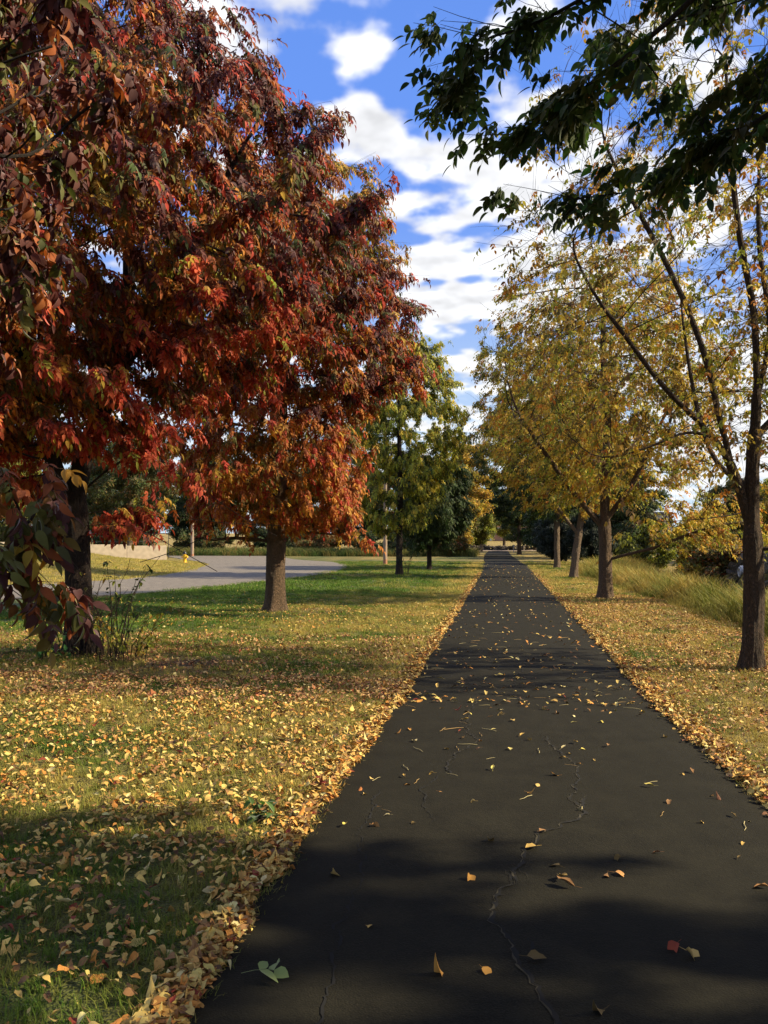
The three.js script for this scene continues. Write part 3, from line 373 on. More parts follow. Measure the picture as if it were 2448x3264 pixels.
tree({ name: 'ash_tree', label: 'green ash with straight pale trunk, fourth up the right side beside the dark evergreen bushes', base: [2.94, -48.88], seed: 115, radius: 0.15, step: 0.3, points: 1500, trunk: [[[0, 0, 0], [0, 1.6, 0], [0, 4, 0], [-0.2, 10, 0]]], lobes: [[-0.8, 6.6, 0, 3.8, 2.9, 3.2], [-0.6, 8.6, 0, 2.6, 1.9, 2.4], [0, 3.9, 0, 2.6, 1.3, 2.4]], shoots: 1500, shoot: 0.7, leaves: 13000, leafSet: ASH, scale: 1.3, bark: BARK.pale, limbs: 4, color: (x, y, z, d, R) => vary(pick(R, y < 5 ? [[2, C.deep], [2, C.green], [1, C.moss]] : [[2, C.green], [2, C.moss], [1.3, C.olive], [1, C.gold]]), R) });
tree({ name: 'broadleaf_tree', label: 'dark green tree arching over the far end of the path, trunk at its right', base: [1.75, -91.6], seed: 116, radius: 0.2, step: 0.45, points: 800, trunk: [[[0, 0, 0], [-0.05, 2, 0], [0, 4, 0], [0, 9, 0]]], lobes: [[0.3, 6.0, 0, 4.2, 3.0, 3.6], [-2.2, 5.2, 1, 2.2, 1.6, 1.8], [3.4, 4.2, 0, 2.6, 2.6, 2.4]], jitter: 0.25, leaves: 7000, leafSet: FAR, scale: 1.25, bark: BARK.dusk, limbs: 3, color: (x, y, z, d, R) => vary(pick(R, [[3, C.deep], [2, C.green], [1, C.moss]]), R) });
for (const [x, z, h, r, lab] of [[3.6, -57.5, 4.6, 1.35, 'dark evergreen bush behind the fourth right trunk, nearest the path edge'], [5.3, -55.5, 4.0, 1.6, 'broad dark evergreen bush right of the fourth right trunk'], [4.4, -63, 5.6, 1.9, 'tallest dark evergreen bush, at the back of the clump beside the path'], [3.9, -71, 4.8, 1.7, 'dark evergreen bush farthest up the path, behind the tallest one']])
  tree({ name: 'evergreen_bush', category: 'bush', label: lab, base: [x, z], seed: 120 + Math.round(h * 10), radius: 0.09, step: 0.3, points: 420, group: undefined, trunk: [[[0, 0, 0], [0, h * 0.9, 0]]], lobes: [[0, h * 0.36, 0, r, h * 0.38, r], [0.1, h * 0.72, 0, r * 0.7, h * 0.32, r * 0.7]], leaves: 2300, leafSet: NEEDLE, scale: 1.5, bark: BARK.dark, limbs: 0, far: true, color: (x, y, z, d, R) => vary([0.016, 0.028, 0.012], R, 0.4) });
// trees that close the view behind the lawn, the driveway and the ditch
const P = { dark: [[3, C.deep], [2, C.green], [2, C.moss]], olive: [[2, C.moss], [2, C.olive], [1, C.bronze], [1, C.green]], gold: [[3, C.gold], [1, C.bronze], [1.6, C.lime], [1, C.olive], [1, C.yellow]], brown: [[2, C.bronze], [2, C.olive], [1, C.rust], [1, C.moss]], lime: [[2, C.lime], [2, C.olive], [1, C.green]] };
for (const [x, z, h, r, pal, label] of [
  [-3.9, -84, 11, 3.1, 'gold', 'golden tree at the far left edge of the path where it narrows'],
  [-5.2, -97, 10.5, 3.4, 'olive', 'olive tree behind the golden tree at the far end of the lawn'],
  [-9.5, -96, 11, 4.0, 'brown', 'brownish tree closing the lawn behind the grey utility pole'],
  [-15.5, -100, 12, 4.4, 'dark', 'dark green tree behind the far right bend of the driveway'],
  [-21.5, -98, 11, 4.2, 'olive', 'olive tree behind the driveway, between the pale pole and the lawn'],
  [-27, -103, 12.5, 4.6, 'brown', 'bronze tree directly behind the pale utility pole'],
  [-33, -96, 12, 4.6, 'dark', 'dark tree behind the right end of the concrete wall'],
  [-34.5, -79, 12.5, 4.8, 'olive', 'thick trunked tree rising behind the grass bank and railing'],
  [-42, -92, 13, 5.2, 'dark', 'dark green tree behind the grass bank, left of the thick trunk'],
  [-50, -84, 13, 5.4, 'lime', 'lime green tree at the far left behind the grass bank'],
  [-57, -80, 13, 5.6, 'dark', 'dark tree at the left edge of the view behind the grass bank'],
  [-53, -100, 14, 5.6, 'brown', 'brown tree far behind the grass bank, second row at the left'],
  [-46, -106, 14, 5.4, 'olive', 'olive tree in the second row behind the concrete wall'],
  [-38, -110, 14, 5.2, 'dark', 'tall dark tree in the second row behind the pale utility pole'],
  [0.3, -146, 9.5, 4.4, 'lime', 'yellow green tree overhead in front of the far house roof'], [-7.5, -128, 9.5, 4.0, 'gold', 'golden green tree left of the gravel at the far end'],
  [5.2, -80, 7.5, 3.2, 'dark', 'dark green tree close behind the tallest evergreen bush'], [6.0, -104, 9, 3.6, 'dark', 'dark green tree right of the marker post at the far end'],
  [-3.0, -132, 9, 3.4, 'lime', 'small light green tree in front of the far white house'],
  [4.5, -125, 10, 4.2, 'dark', 'dark tree right of the far end of the path beyond the gravel'],
  [9.5, -74, 9, 3.6, 'dark', 'dark green tree behind the evergreen bushes, right of the path'],
  [13.5, -62, 5.6, 2.6, 'gold', 'low golden tree beyond the ditch, left of the nearest right trunk'],
  [17.5, -70, 6.2, 3.0, 'olive', 'low olive tree beyond the ditch with the golden trees'],
  [16.0, -52, 4.8, 2.2, 'gold', 'golden shrubby tree on the far bank close to the right edge'],
  [22.0, -80, 7.0, 3.4, 'lime', 'lime tree on the far lawn beyond the ditch'],
  [27.0, -66, 6.8, 3.2, 'gold', 'golden tree at the right edge beyond the ditch'],
  [12.0, -96, 8.0, 3.6, 'brown', 'bronze tree beside the pale grey building beyond the ditch'],
  [8.0, -112, 11, 4.2, 'olive', 'olive tree far down the right side behind the dark trees'],
  [-6, -210, 12, 5, 'dark', 'dark tree behind the far white house on its left'], [5, -212, 13, 5.5, 'olive', 'olive tree behind the far white house on its right']]) {
  const big = label.startsWith('thick'), over = label.includes('overhead');
  tree({ name: 'background_tree', label, base: [x, z], seed: 200 + Math.round(x * 7 - z), radius: big ? 0.42 : 0.14 + h * 0.01, step: 0.5, points: 520, far: true, reach: 4, trunk: [[[0, 0, 0], [0.1, h * 0.25, 0], [0, h * 0.85, 0]]], lobes: [[0, h * 0.52, 0, r, h * 0.32, r * 0.95], [r * 0.15, h * 0.76, 0, r * 0.7, h * 0.24, r * 0.7], [-r * 0.2, h * 0.26, r * 0.1, r * 0.85, h * (big ? 0.1 : 0.2), r * 0.8]].slice(0, over ? 2 : 3), leaves: h < 7.5 ? 3000 : 3400, leafSet: h < 7.5 ? FAR : FARBIG, scale: h < 7.5 ? 1.25 : 1.0, jitter: 0.3, tips: 8, bark: big ? BARK.pale : BARK.dusk, limbs: 2, tip: 0.01,
    color: (x0, y, z0, d, R) => vary(pick(R, P[pal]), R, 0.35) });
}
// scrub under the background trees
for (const [x, z, r, h, pal, label] of [[-4.6, -80, 1.9, 2.6, 'brown', 'rounded brown shrub under the golden tree by the path end'], [-8.2, -84, 2.4, 2.2, 'olive', 'olive shrub at the back of the lawn behind the grey pole'], [-13, -88, 3.0, 2.6, 'dark', 'dark shrub at the back of the lawn right of the driveway'], [-18.5, -89, 3, 2.4, 'brown', 'brown shrub behind the driveway under the trees'], [-24, -91, 3.2, 2.8, 'dark', 'dark shrub just right of the pale utility pole'], [-30.5, -88, 3.2, 2.6, 'olive', 'olive shrub behind the end of the concrete wall'], [-37.5, -85, 3.4, 3.0, 'dark', 'dark shrub behind the railing on the concrete wall'], [-45, -80, 3.4, 3.2, 'olive', 'olive shrub behind the left part of the grass bank'],
  [-52, -74, 3.6, 3.4, 'dark', 'dark shrub at the left edge behind the grass bank'], [10.8, -30, 1.3, 2.0, 'gold', 'yellow shrub among the stones across the ditch, nearest the first right trunk'], [11.6, -36, 1.6, 2.4, 'olive', 'olive shrub among the stones across the ditch near the drain pipe'], [11.2, -47, 1.9, 2.6, 'brown', 'bronze shrub on the far bank left of the drain pipe'], [13.4, -41, 1.8, 2.8, 'gold', 'yellow shrub on top of the far bank behind the drain pipe'], [9.2, -58, 2.2, 3.2, 'lime', 'lime green shrub on the far bank right of the evergreen bushes'], [16.0, -38, 2.0, 3.0, 'olive', 'olive shrub on the far bank at the right edge of the view']])
  tree({ name: 'shrub', category: 'shrub', label, base: [x, z], seed: 300 + Math.round(-x * 9), radius: 0.05, step: 0.4, points: 260, far: true, trunk: [[[0, 0, 0], [0, h * 0.6, 0]]], lobes: [[0, h * 0.5, 0, r, h * 0.55, r * 0.8]], leaves: 1300, leafSet: FAR, scale: 1.3, jitter: 0.15, leafWood: 0.04, bark: BARK.dusk, limbs: 0, tip: 0.008, color: (a, b, c, d, R) => vary(pick(R, P[pal]), R, 0.35) });

// ------------------------------------------------------------------ suckers and weeds
function stems(name, label, x, z, n, spread, hmin, hmax, leavesPer, colors, seed, lean = 0.25, category = 'plant', woodMat = BARK.dusk) {
  const R = RNG(seed), root = thing(name, label, category, [x, ground(x, z), z]), tw = buf(), leaves = [];
  for (let i = 0; i < n; i++) {
    const a = R() * 6.283, d = Math.sqrt(R()) * spread, h = R.r(hmin, hmax), l = h * lean * R.r(0.3, 1.4), b = a + R.g() * 0.8, p = [[Math.cos(a) * d, -0.05, Math.sin(a) * d]];
    for (let k = 1; k <= 7; k++) { const t = k / 7; p.push([p[0][0] + Math.cos(b) * l * t * t + 0.03 * R.g(), h * t * (1 - 0.1 * t), p[0][2] + Math.sin(b) * l * t * t + 0.03 * R.g()]); }
    tube(tw, p, p.map((_, k) => mix(0.008, 0.002, k / 7) * (0.7 + 0.5 * h)), 4, 0);
    for (let k = 0; k < leavesPer; k++) { const t = R.r(0.35, 1), j = Math.min(6, Math.floor(t * 7)), q = p[j + 1]; leaves.push([basis(new THREE.Vector3(q[0] + R.g() * 0.03, q[1] + R.g() * 0.04, q[2] + R.g() * 0.03), new THREE.Vector3(R.g(), R.r(-0.6, 0.4), R.g()), new THREE.Vector3(R.g() * 0.4, 1, R.g() * 0.4), R.r(0.7, 1.2)), vary(pick(R, colors), R)]); }
  }
  const t = mesh('stem_work', bufGeo(tw), woodMat, root); t.userData.kind = 'stuff'; if (leaves.length) instanced('foliage', blade(0.085, 0.024, 0.3, 0.3, 4), leafMat, leaves, root); return root;
}
stems('sucker_growth', 'tangle of bare suckers and weeds round the foot of the large dark red ash', -5.75, -11.3, 44, 0.40, 0.4, 1.25, 3, [[1, C.moss], [1, C.green], [0.5, C.gold], [1, C.bronze]], 401, 0.35);
stems('weed_clump', 'leggy green weed with upright stems right of the large dark red ash', -5.2, -11.35, 16, 0.2, 0.8, 1.75, 9, [[2, C.deep], [1, C.green], [1, C.lime]], 402, 0.5);
stems('weed_clump', 'yellowing low weed arching over bare soil right of the large dark red ash', -4.85, -11.15, 14, 0.25, 0.4, 0.8, 14, [[2, C.lime], [1, C.gold], [1, C.olive]], 403, 0.9);
stems('weed_clump', 'bright green broad leaved weed in the litter in front of the large dark red ash', -5.75, -10.85, 10, 0.15, 0.15, 0.38, 9, [[3, [0.05, 0.16, 0.03]], [1, C.lime]], 404, 0.6);
stems('sucker_growth', 'small leafy sucker shoots at the foot of the thin dark trunk beside the grey pole', -4.15, -38.4, 9, 0.25, 0.6, 1.7, 16, [[2, C.deep], [1, C.moss]], 405, 0.4);
stems('weed_clump', 'dark green dandelion like weed at the left edge of the path', -1.38, -5.0, 12, 0.08, 0.03, 0.07, 3, [[1, [0.06, 0.13, 0.015]]], 406, 1.6);

// ------------------------------------------------------------------ grass, tall ditch grass, fallen leaves
function tuftGeo(seed, n, h, spread, w) { const R = RNG(seed), pos = [], idx = []; for (let i = 0; i < n; i++) { const a = R() * 6.28, x = R.g() * spread, z = R.g() * spread, l = h * R.r(0.5, 1.15), lean = l * R.r(0.2, 0.9), cx = Math.cos(a), cz = Math.sin(a), b = pos.length / 3; for (let k = 0; k < 3; k++) { const t = k / 2, ww = w * (1 - 0.85 * t); const px = x + cx * lean * t * t, pz = z + cz * lean * t * t, py = l * t * (1 - 0.25 * t); pos.push(px - cz * ww, py, pz + cx * ww, px + cz * ww, py, pz - cx * ww); } idx.push(b, b + 1, b + 2, b + 1, b + 3, b + 2, b + 2, b + 3, b + 4, b + 3, b + 5, b + 4); } const g = new THREE.BufferGeometry(); g.setAttribute('position', new THREE.Float32BufferAttribute(pos, 3)); g.setAttribute('uv', new THREE.Float32BufferAttribute(new Float32Array(pos.length / 3 * 2), 2)); g.setIndex(idx); g.computeVertexNormals(); return g; }
const Y = new THREE.Vector3(0, 1, 0);
{
  const R = RNG(501), near = [], mid = [], far = [];
  const put = (x, z, list, s) => { const off = Math.abs(x - pathMid(z)) - PW; if (off < 0.0) return; if (bare(x, z) > R() * 0.9) return; const d = x - crest(z); if (d > 0.6) return; if (z < -18 && x < -8 && x > bermEdge(z) && (x < lerpList([[-22, -11], [-25, -10.3], [-28, -9.7], [-32, -8.9], [-36, -8.3], [-46, -8.3], [-52, -9.2], [-60, -11.4]], z) - 0.15)) return;
    const c = vary(mix3([0.085, 0.165, 0.014], [0.52, 0.39, 0.10], clamp(straw(x, z) + R.g() * 0.22)), R, 0.25); list.push([new THREE.Matrix4().compose(v1.set(x, ground(x, z) - 0.005, z), q1.setFromAxisAngle(Y, R() * 6.28), v2.set(s, s * R.r(0.6, 1.3), s)), c]); };
  for (let i = 0; i < 30000; i++) { const z = -2 - 9 * R(), w = 0.62 * -z + 1; put(R.r(-w, Math.min(w, 5)), z, near, R.r(0.8, 1.2)); }
  for (let i = 0; i < 42000; i++) { const z = -10.5 - 16 * R(); put(R.r(-13, 5), z, mid, R.r(1, 1.5)); }
  for (let i = 0; i < 26000; i++) { const z = -26 - 36 * R() ** 1.3; put(R.r(-26, 5), z, far, R.r(1.6, 2.4)); }
  instanced('turf_grass', tuftGeo(1, 11, 0.06, 0.035, 0.0022), grassMat, near, null, 'short mixed green and straw grass on the lawn close to the camera', 'grass');
  instanced('turf_grass', tuftGeo(2, 11, 0.06, 0.05, 0.0032), grassMat, mid, null, 'short grass under the two big red ashes and on the right shoulder', 'grass');
  instanced('turf_grass', tuftGeo(3, 12, 0.05, 0.07, 0.005), grassMat, far, null, 'mown lawn grass in the middle distance by the driveway', 'grass');
  const tall = [], tall2 = [];
  for (let i = 0; i < 12000; i++) { const z = -7 - 50 * R() ** 1.4, d = R.r(0.1, 6.5) + 0.4 * n2(z * 0.6, 3), x = crest(z) + d; if (n2(x * 0.5, z * 0.5) < -0.55) continue; const g = clamp(0.5 + 0.5 * n2(x * 0.4 + 30, z * 0.3) + R.g() * 0.2); const s = ss(-0.2, 1.6, d) * R.r(0.8, 1.45) + 0.15; tall.push([new THREE.Matrix4().compose(v1.set(x, ground(x, z) - 0.03, z), q1.setFromAxisAngle(Y, R() * 6.28), v2.set(s, s, s)), vary(mix3([0.10, 0.15, 0.016], [0.46, 0.32, 0.08], g), R, 0.4)]); }
  for (let i = 0; i < 5000; i++) { const z = -16 - 40 * R(), d = R.r(4.5, 8.8), x = crest(z) + d; if (n2(x * 0.4, z * 0.3 + 9) < 0) continue; const s = R.r(0.4, 0.9); tall2.push([new THREE.Matrix4().compose(v1.set(x, ground(x, z) - 0.03, z), q1.setFromAxisAngle(Y, R() * 6.28), v2.set(s, s, s)), vary(pick(R, [[2, [0.05, 0.09, 0.015]], [1, [0.2, 0.15, 0.04]]]), R, 0.3)]); }
  instanced('tall_grass', tuftGeo(4, 9, 0.85, 0.16, 0.014), grassMat, tall, null, 'tall straw and green grass filling the slope of the ditch right of the path', 'grass');
  instanced('tall_grass', tuftGeo(5, 14, 0.8, 0.15, 0.006), grassMat, tall2, null, 'dark weeds at the bottom of the ditch below the stones', 'weeds');
  const bk = []; for (let i = 0; i < 9000; i++) { const x = R.r(-56, -2.5), z = -80 - 12 * R() + (x + 25) * 0.02; bk.push([new THREE.Matrix4().compose(v1.set(x, ground(x, z) - 0.05, z), q1.setFromAxisAngle(Y, R() * 6.28), v2.setScalar(R.r(0.9, 1.6))), vary(pick(R, [[2, [0.06, 0.1, 0.016]], [1, [0.25, 0.2, 0.05]]]), R, 0.3)]); }
  instanced('tall_grass', tuftGeo(6, 14, 0.7, 0.25, 0.012), grassMat, bk, null, 'rough unmown grass at the back of the lawn under the far trees', 'grass');
}
const LITTER = [[3, [0.55, 0.37, 0.10]], [3, [0.60, 0.44, 0.13]], [2.8, [0.52, 0.29, 0.07]], [2.0, [0.54, 0.23, 0.045]], [2.4, [0.26, 0.13, 0.045]], [0.9, [0.62, 0.52, 0.22]], [0.3, [0.25, 0.04, 0.02]], [1.3, [0.13, 0.065, 0.03]]];
const PINKISH = [[2, [0.50, 0.30, 0.13]], [2, [0.36, 0.17, 0.08]], [1.6, [0.20, 0.085, 0.04]], [1, [0.52, 0.38, 0.16]], [0.6, [0.42, 0.14, 0.05]]];
const FALLEN = [[0.5, 0.7, 0.021], [1.1, 0.3, 0.027], [0.15, 0.45, 0.031], [-0.5, 1.0, 0.019], [1.9, 1.3, 0.024]].map(([c, f, w], i) => { const g = blade(0.075, w, f * 0.8, c * 0.5, 5); { const p = g.attributes.position; for (let k = 0; k < p.count; k++) p.setXYZ(k, p.getX(k), p.getY(k) + 0.005 * n3(p.getX(k) * 60, p.getZ(k) * 60, i * 7), p.getZ(k) * (1 + 0.25 * n2(p.getX(k) * 90, i * 5)) + 0.004 * n2(p.getX(k) * 40, i * 3 + 50)); } const st = buf(); tube(st, [[-0.03, 0.001, 0], [-0.012, 0.0005, 0.002], [0.003, 0, 0]], [0.0007, 0.0008, 0.0008], 3, 0); const sg = bufGeo(st); g.computeVertexNormals(); const mg = mergeGeometries([g, sg]); mg.translate(-0.035, 0.006, 0); return mg; });
function leafPose(R, x, y, z, s, flat = 0.35) { return new THREE.Matrix4().compose(v1.set(x, y, z), q1.setFromEuler(new THREE.Euler(R.g() * flat * 1.6 + (R() < 0.25 ? Math.PI : 0), R() * 6.283, R.g() * flat, 'YXZ')), v2.set(s, s, s)); }
{
  const R = RNG(601), sets = FALLEN.map(() => []);
  const put = (x, z, s, lift, pal) => { const f = Math.floor(R() * FALLEN.length); sets[f].push([leafPose(R, x, ground(x, z) + lift, z, s, 0.5), vary(pick(R, pal || LITTER), R, 0.22)]); };
  let SC = 1; const lawn = (n, z0, z1, x0, x1, dens) => { for (let i = 0; i < n; i++) { const z = R.r(z0, z1), x = R.r(x0, x1), off = Math.abs(x - pathMid(z)) - PW; if (off < -0.02 || x - crest(z) > 1.2) continue; const d = dens(x, z, off) * (0.3 + 1.0 * ss(-0.3, 0.4, fbm2(x * 0.8, z * 0.8, 3) + 0.1)); if (R() > d) continue; const under = x < 0 && z < -8.4 && z > -14.5; put(x, z, SC * R.r(0.3, 0.68) * (R() < 0.06 ? 1.5 : 1), R.r(0.008, 0.05), (under && R() < 0.75) || (x > 0 && R() < 0.42) ? PINKISH : undefined); } };
  lawn(32000, -10, -2, -7.2, -1, (x, z) => 0.6 * ss(-2.4, -4.5, z) + 0.3); lawn(17000, -14.5, -8.4, -9.5, -1, () => 0.9);
  SC = 0.9; lawn(19000, -12, -3, 1.4, 5.4, () => 0.95); lawn(44000, -26, -11, 1.4, 4.8, () => 0.75); SC = 1;
  lawn(22000, -23, -14, -11, -1, (x, z, o) => 0.12 + 0.55 * Math.exp(-(((x + 4.4) / 2.2) ** 2 + ((z + 18) / 2.6) ** 2)) + 0.45 * Math.exp(-o / 0.6)); lawn(9000, -42, -23, -9, -1, (x, z, o) => 0.06 + 0.7 * Math.exp(-o / 0.35)); lawn(9000, -46, -26, 1.4, 4.6, (x, z, o) => 0.35 + 0.4 * Math.exp(-o / 0.5));
  // drifts along both edges of the asphalt
  for (let i = 0; i < 21000; i++) { const z = -2.2 - 40 * R() ** 1.9, side = R() < 0.5 ? -1 : 1, w = side > 0 ? 0.34 : 0.2, o = -0.07 + Math.abs(R.g()) * w + 0.05 * n2(z * 1.6, side * 5), x = pathMid(z) + side * (PW + o) + (side < 0 ? -0.12 * ss(-9, -4, z) : 0.1 * ss(-9, -5, z)); put(x, z, R.r(0.4, 0.85), 0.012 + Math.max(0, 0.06 * R() * Math.exp(-Math.abs(o) / 0.12)), LITTER); }
  sets.forEach((l, i) => instanced('leaf_litter', FALLEN[i], dryMat, l, null, ['carpet of pale yellow fallen leaves on the grass both sides of the path', 'carpet of tan curled fallen leaves mixed through the grass', 'carpet of flat broad fallen leaves mixed through the grass', 'carpet of upturned fallen leaves mixed through the grass', 'carpet of tightly curled fallen leaves mixed through the grass'][i], 'fallen leaves'));
  // leaves on the asphalt: the near ones are things of their own, the rest one scatter
  const far = [], sprig = [], pathY = (x, z) => 0.014 + 0.02 * Math.sin(Math.PI * clamp((x - pathMid(z) + PW) / (2 * PW)));
  let k = 0; const single = (x, z, s, c, f) => { const m = mesh('fallen_leaf', FALLEN[f], tint(c, dryMat)); leafPose(R, x, pathY(x, z) + 0.004, z, s, 0.3).decompose(m.position, m.quaternion, m.scale); tag(m, 'single curled yellow or tan fallen leaf lying on the open dark asphalt', 'leaf', 'fallen leaves scattered singly on the asphalt path'); };
  for (const [vx, vz, s] of [[0.64, -3.55, 1.0], [0.71, -3.5, 1.15], [0.12, -3.4, 1.0], [-0.23, -3.25, 1.1], [0.31, -3.05, 0.9], [-0.06, -3.28, 0.7], [-0.55, -3.62, 0.9], [0.28, -4.12, 1.2], [0.27, -4.2, 1.0], [0.24, -4.38, 0.9], [1.35, -4.1, 1.2], [1.15, -4.25, 1.1], [-0.78, -4.15, 1.0], [-0.15, -4.15, 0.9], [0.55, -4.3, 0.9], [0.48, -4.28, 0.9], [0.55, -4.5, 0.8], [0.14, -4.6, 1.0]]) single(vx, vz, s, vary(pick(R, LITTER), R, 0.1), Math.floor(R() * 5));
  for (let i = 0; i < 96; i++) { const z = -4.6 - 4.2 * R() ** 0.8, x = pathMid(z) + R.r(-1.2, 1.25); single(x, z, R.r(0.42, 0.85), vary(pick(R, LITTER), R, 0.1), Math.floor(R() * 5)); }
  for (let i = 0; i < 800; i++) { const z = -8.6 - 48 * R() ** 1.9, x = pathMid(z) + R.r(-1.22, 1.22); far.push([leafPose(R, x, pathY(x, z) + 0.012, z, R.r(0.45, 1.0), 0.4), vary(pick(R, LITTER), R, 0.2)]); }
  for (let i = 0; i < 80; i++) { const z = -5 - 10 * R() ** 0.8, x = pathMid(z) + R.r(-1.2, 1.2); sprig.push([new THREE.Matrix4().compose(v1.set(x, pathY(x, z) + 0.003, z), q1.setFromAxisAngle(Y, R() * 6.28), v2.setScalar(R.r(0.5, 1.3))), pick(R, [[1, [0.42, 0.27, 0.1]], [1, [0.5, 0.42, 0.2]]])]); }
  instanced('leaf_litter', FALLEN[0], dryMat, far, null, 'thin scatter of pale leaves along the middle and far asphalt', 'fallen leaves');
  { const b = buf(); tube(b, [[0, 0, 0], [0.05, 0.003, 0.004], [0.1, 0.002, -0.004], [0.14, 0.001, 0.004]], [0.002, 0.0018, 0.0016, 0.001], 4, 0); instanced('leaf_stalk_scatter', bufGeo(b), dryMat, sprig, null, 'bare tan leaf stalks strewn over the asphalt', 'leaf stalks'); }
  const sg = thing('fallen_sprig', 'pale green leafy sprig lying at the left path edge near the bottom', 'sprig', [-0.93, 0.02, -3.12]); { const m = mesh('leaf', compound(90, { len: 0.09, wid: 0.024, stalk: 0.2, droop: 0.05, pairs: 2, curl: 0.1 }), tint([0.34, 0.38, 0.14]), sg); m.rotation.set(0.1, 0.5, 0.1); m.position.y = 0.03; }
}

// ------------------------------------------------------------------ things along the driveway
const paint = (r, g, b, rough = 0.6, metal = 0) => new THREE.MeshStandardMaterial({ color: new THREE.Color().setRGB(r, g, b), roughness: rough, metalness: metal });
const weather = tileTexture(256, (u, v) => { const a = per(u, v, 6, 3, 91), b = per(u, v, 50, 50, 92), k = 0.82 + 0.14 * a + 0.1 * b; return [k, k * 0.98, k * 0.94]; });
{
  const t = thing('fire_hydrant', 'yellow fire hydrant with a black bonnet on the grass tip at the driveway bend', 'hydrant', [-20.97, ground(-20.97, -56.9), -56.9]), yel = paint(0.72, 0.42, 0.02, 0.45), blk = paint(0.015, 0.015, 0.016, 0.4);
  mesh('barrel', mergeGeometries([new THREE.LatheGeometry([[0, 0], [0.17, 0], [0.17, 0.04], [0.12, 0.05], [0.115, 0.1], [0.112, 0.52], [0.15, 0.535], [0.15, 0.565], [0, 0.565]].map((p) => new THREE.Vector2(...p)), 20)]), yel, t);
  mesh('bonnet', new THREE.LatheGeometry([[0.15, 0.567], [0.15, 0.6], [0.118, 0.61], [0.112, 0.66], [0.09, 0.72], [0.05, 0.755], [0.028, 0.76], [0.028, 0.82], [0, 0.825]].map((p) => new THREE.Vector2(...p)), 20), blk, t);
  for (const [a, r] of [[0.3, 0.062], [0.3 + Math.PI, 0.062], [0.3 - Math.PI / 2, 0.085]]) { const g = new THREE.CylinderGeometry(r, r, 0.12, 14); g.rotateZ(Math.PI / 2); g.translate(0.15, 0.4, 0); g.rotateY(-a); mesh('outlet', g, yel, t); const c = new THREE.CylinderGeometry(r * 1.1, r * 1.1, 0.035, 6); c.rotateZ(Math.PI / 2); c.translate(0.225, 0.4, 0); c.rotateY(-a); mesh('outlet_cap', c, yel, t); }
  const conc = new THREE.MeshStandardMaterial({ color: new THREE.Color().setRGB(0.60, 0.50, 0.37), map: weather, bumpMap: asphaltBump, bumpScale: 0.004, roughness: 0.95 });
  const w = thing('concrete_wall', 'low pale concrete retaining wall behind the hydrant at the top of the grass bank', 'wall', [-26.2, 0, -67]); const ang = Math.atan2(9.5, 13);
  for (let i = 0; i < 9; i++) { const g = new RoundedBoxGeometry(3.0, 1.5, 0.3, 2, 0.02); g.translate(-1.5 - i * 3.02, 0.32 + i * 0.1, 0); g.rotateY(0.5); mesh('wall_panel', g, conc, w); }
  const rail = paint(0.05, 0.055, 0.05, 0.5, 0.4), f = thing('railing', 'dark metal pipe railing standing behind the pale concrete wall', 'railing', [-27, 0, -69.5]);
  for (let i = 0; i < 10; i++) { const x = -i * 2, z = -i * 0.72; mesh('post', cyl(0.03, 0.03, 2.1, x, 0, z, 8), rail, f); }
  for (const h of [1.35, 2.05]) { const b = buf(); tube(b, [[0, h, 0], [-9, h, -3.24], [-18, h, -6.48]], [0.028, 0.028, 0.028], 8, 0); mesh('rail', bufGeo(b), rail, f); }
  const wood = new THREE.MeshStandardMaterial({ color: new THREE.Color().setRGB(0.42, 0.37, 0.30), map: barkTex, bumpMap: barkBump, bumpScale: 0.006, roughness: 0.95 }), red = paint(0.34, 0.16, 0.09, 0.9);
  for (const [x, z, r, label] of [[-7.17, -54.46, 0.125, 'weathered grey wooden utility pole on the lawn behind the thin dark trunk'], [-28.04, -78, 0.15, 'pale wooden utility pole beyond the driveway, right of the hydrant']]) {
    const p = thing('utility_pole', label, 'pole', [x, ground(x, z), z]); mesh('shaft', cyl(r, r * 0.72, 9.2, 0, 0.3, 0, 14), wood, p); mesh('butt', cyl(r * 1.03, r * 1.02, 0.35, 0, -0.05, 0, 14), red, p); mesh('crossarm', box(2.0, 0.1, 0.09, 0, 8.9, r + 0.02, 0.01), wood, p);
    for (const s of [-0.85, 0, 0.85]) mesh('insulator', new THREE.LatheGeometry([[0, 0], [0.04, 0], [0.05, 0.03], [0.03, 0.06], [0.045, 0.09], [0, 0.11]].map((q) => new THREE.Vector2(...q)), 10).translate(s, 8.95, r + 0.02), paint(0.3, 0.32, 0.32, 0.3), p);
  }
}
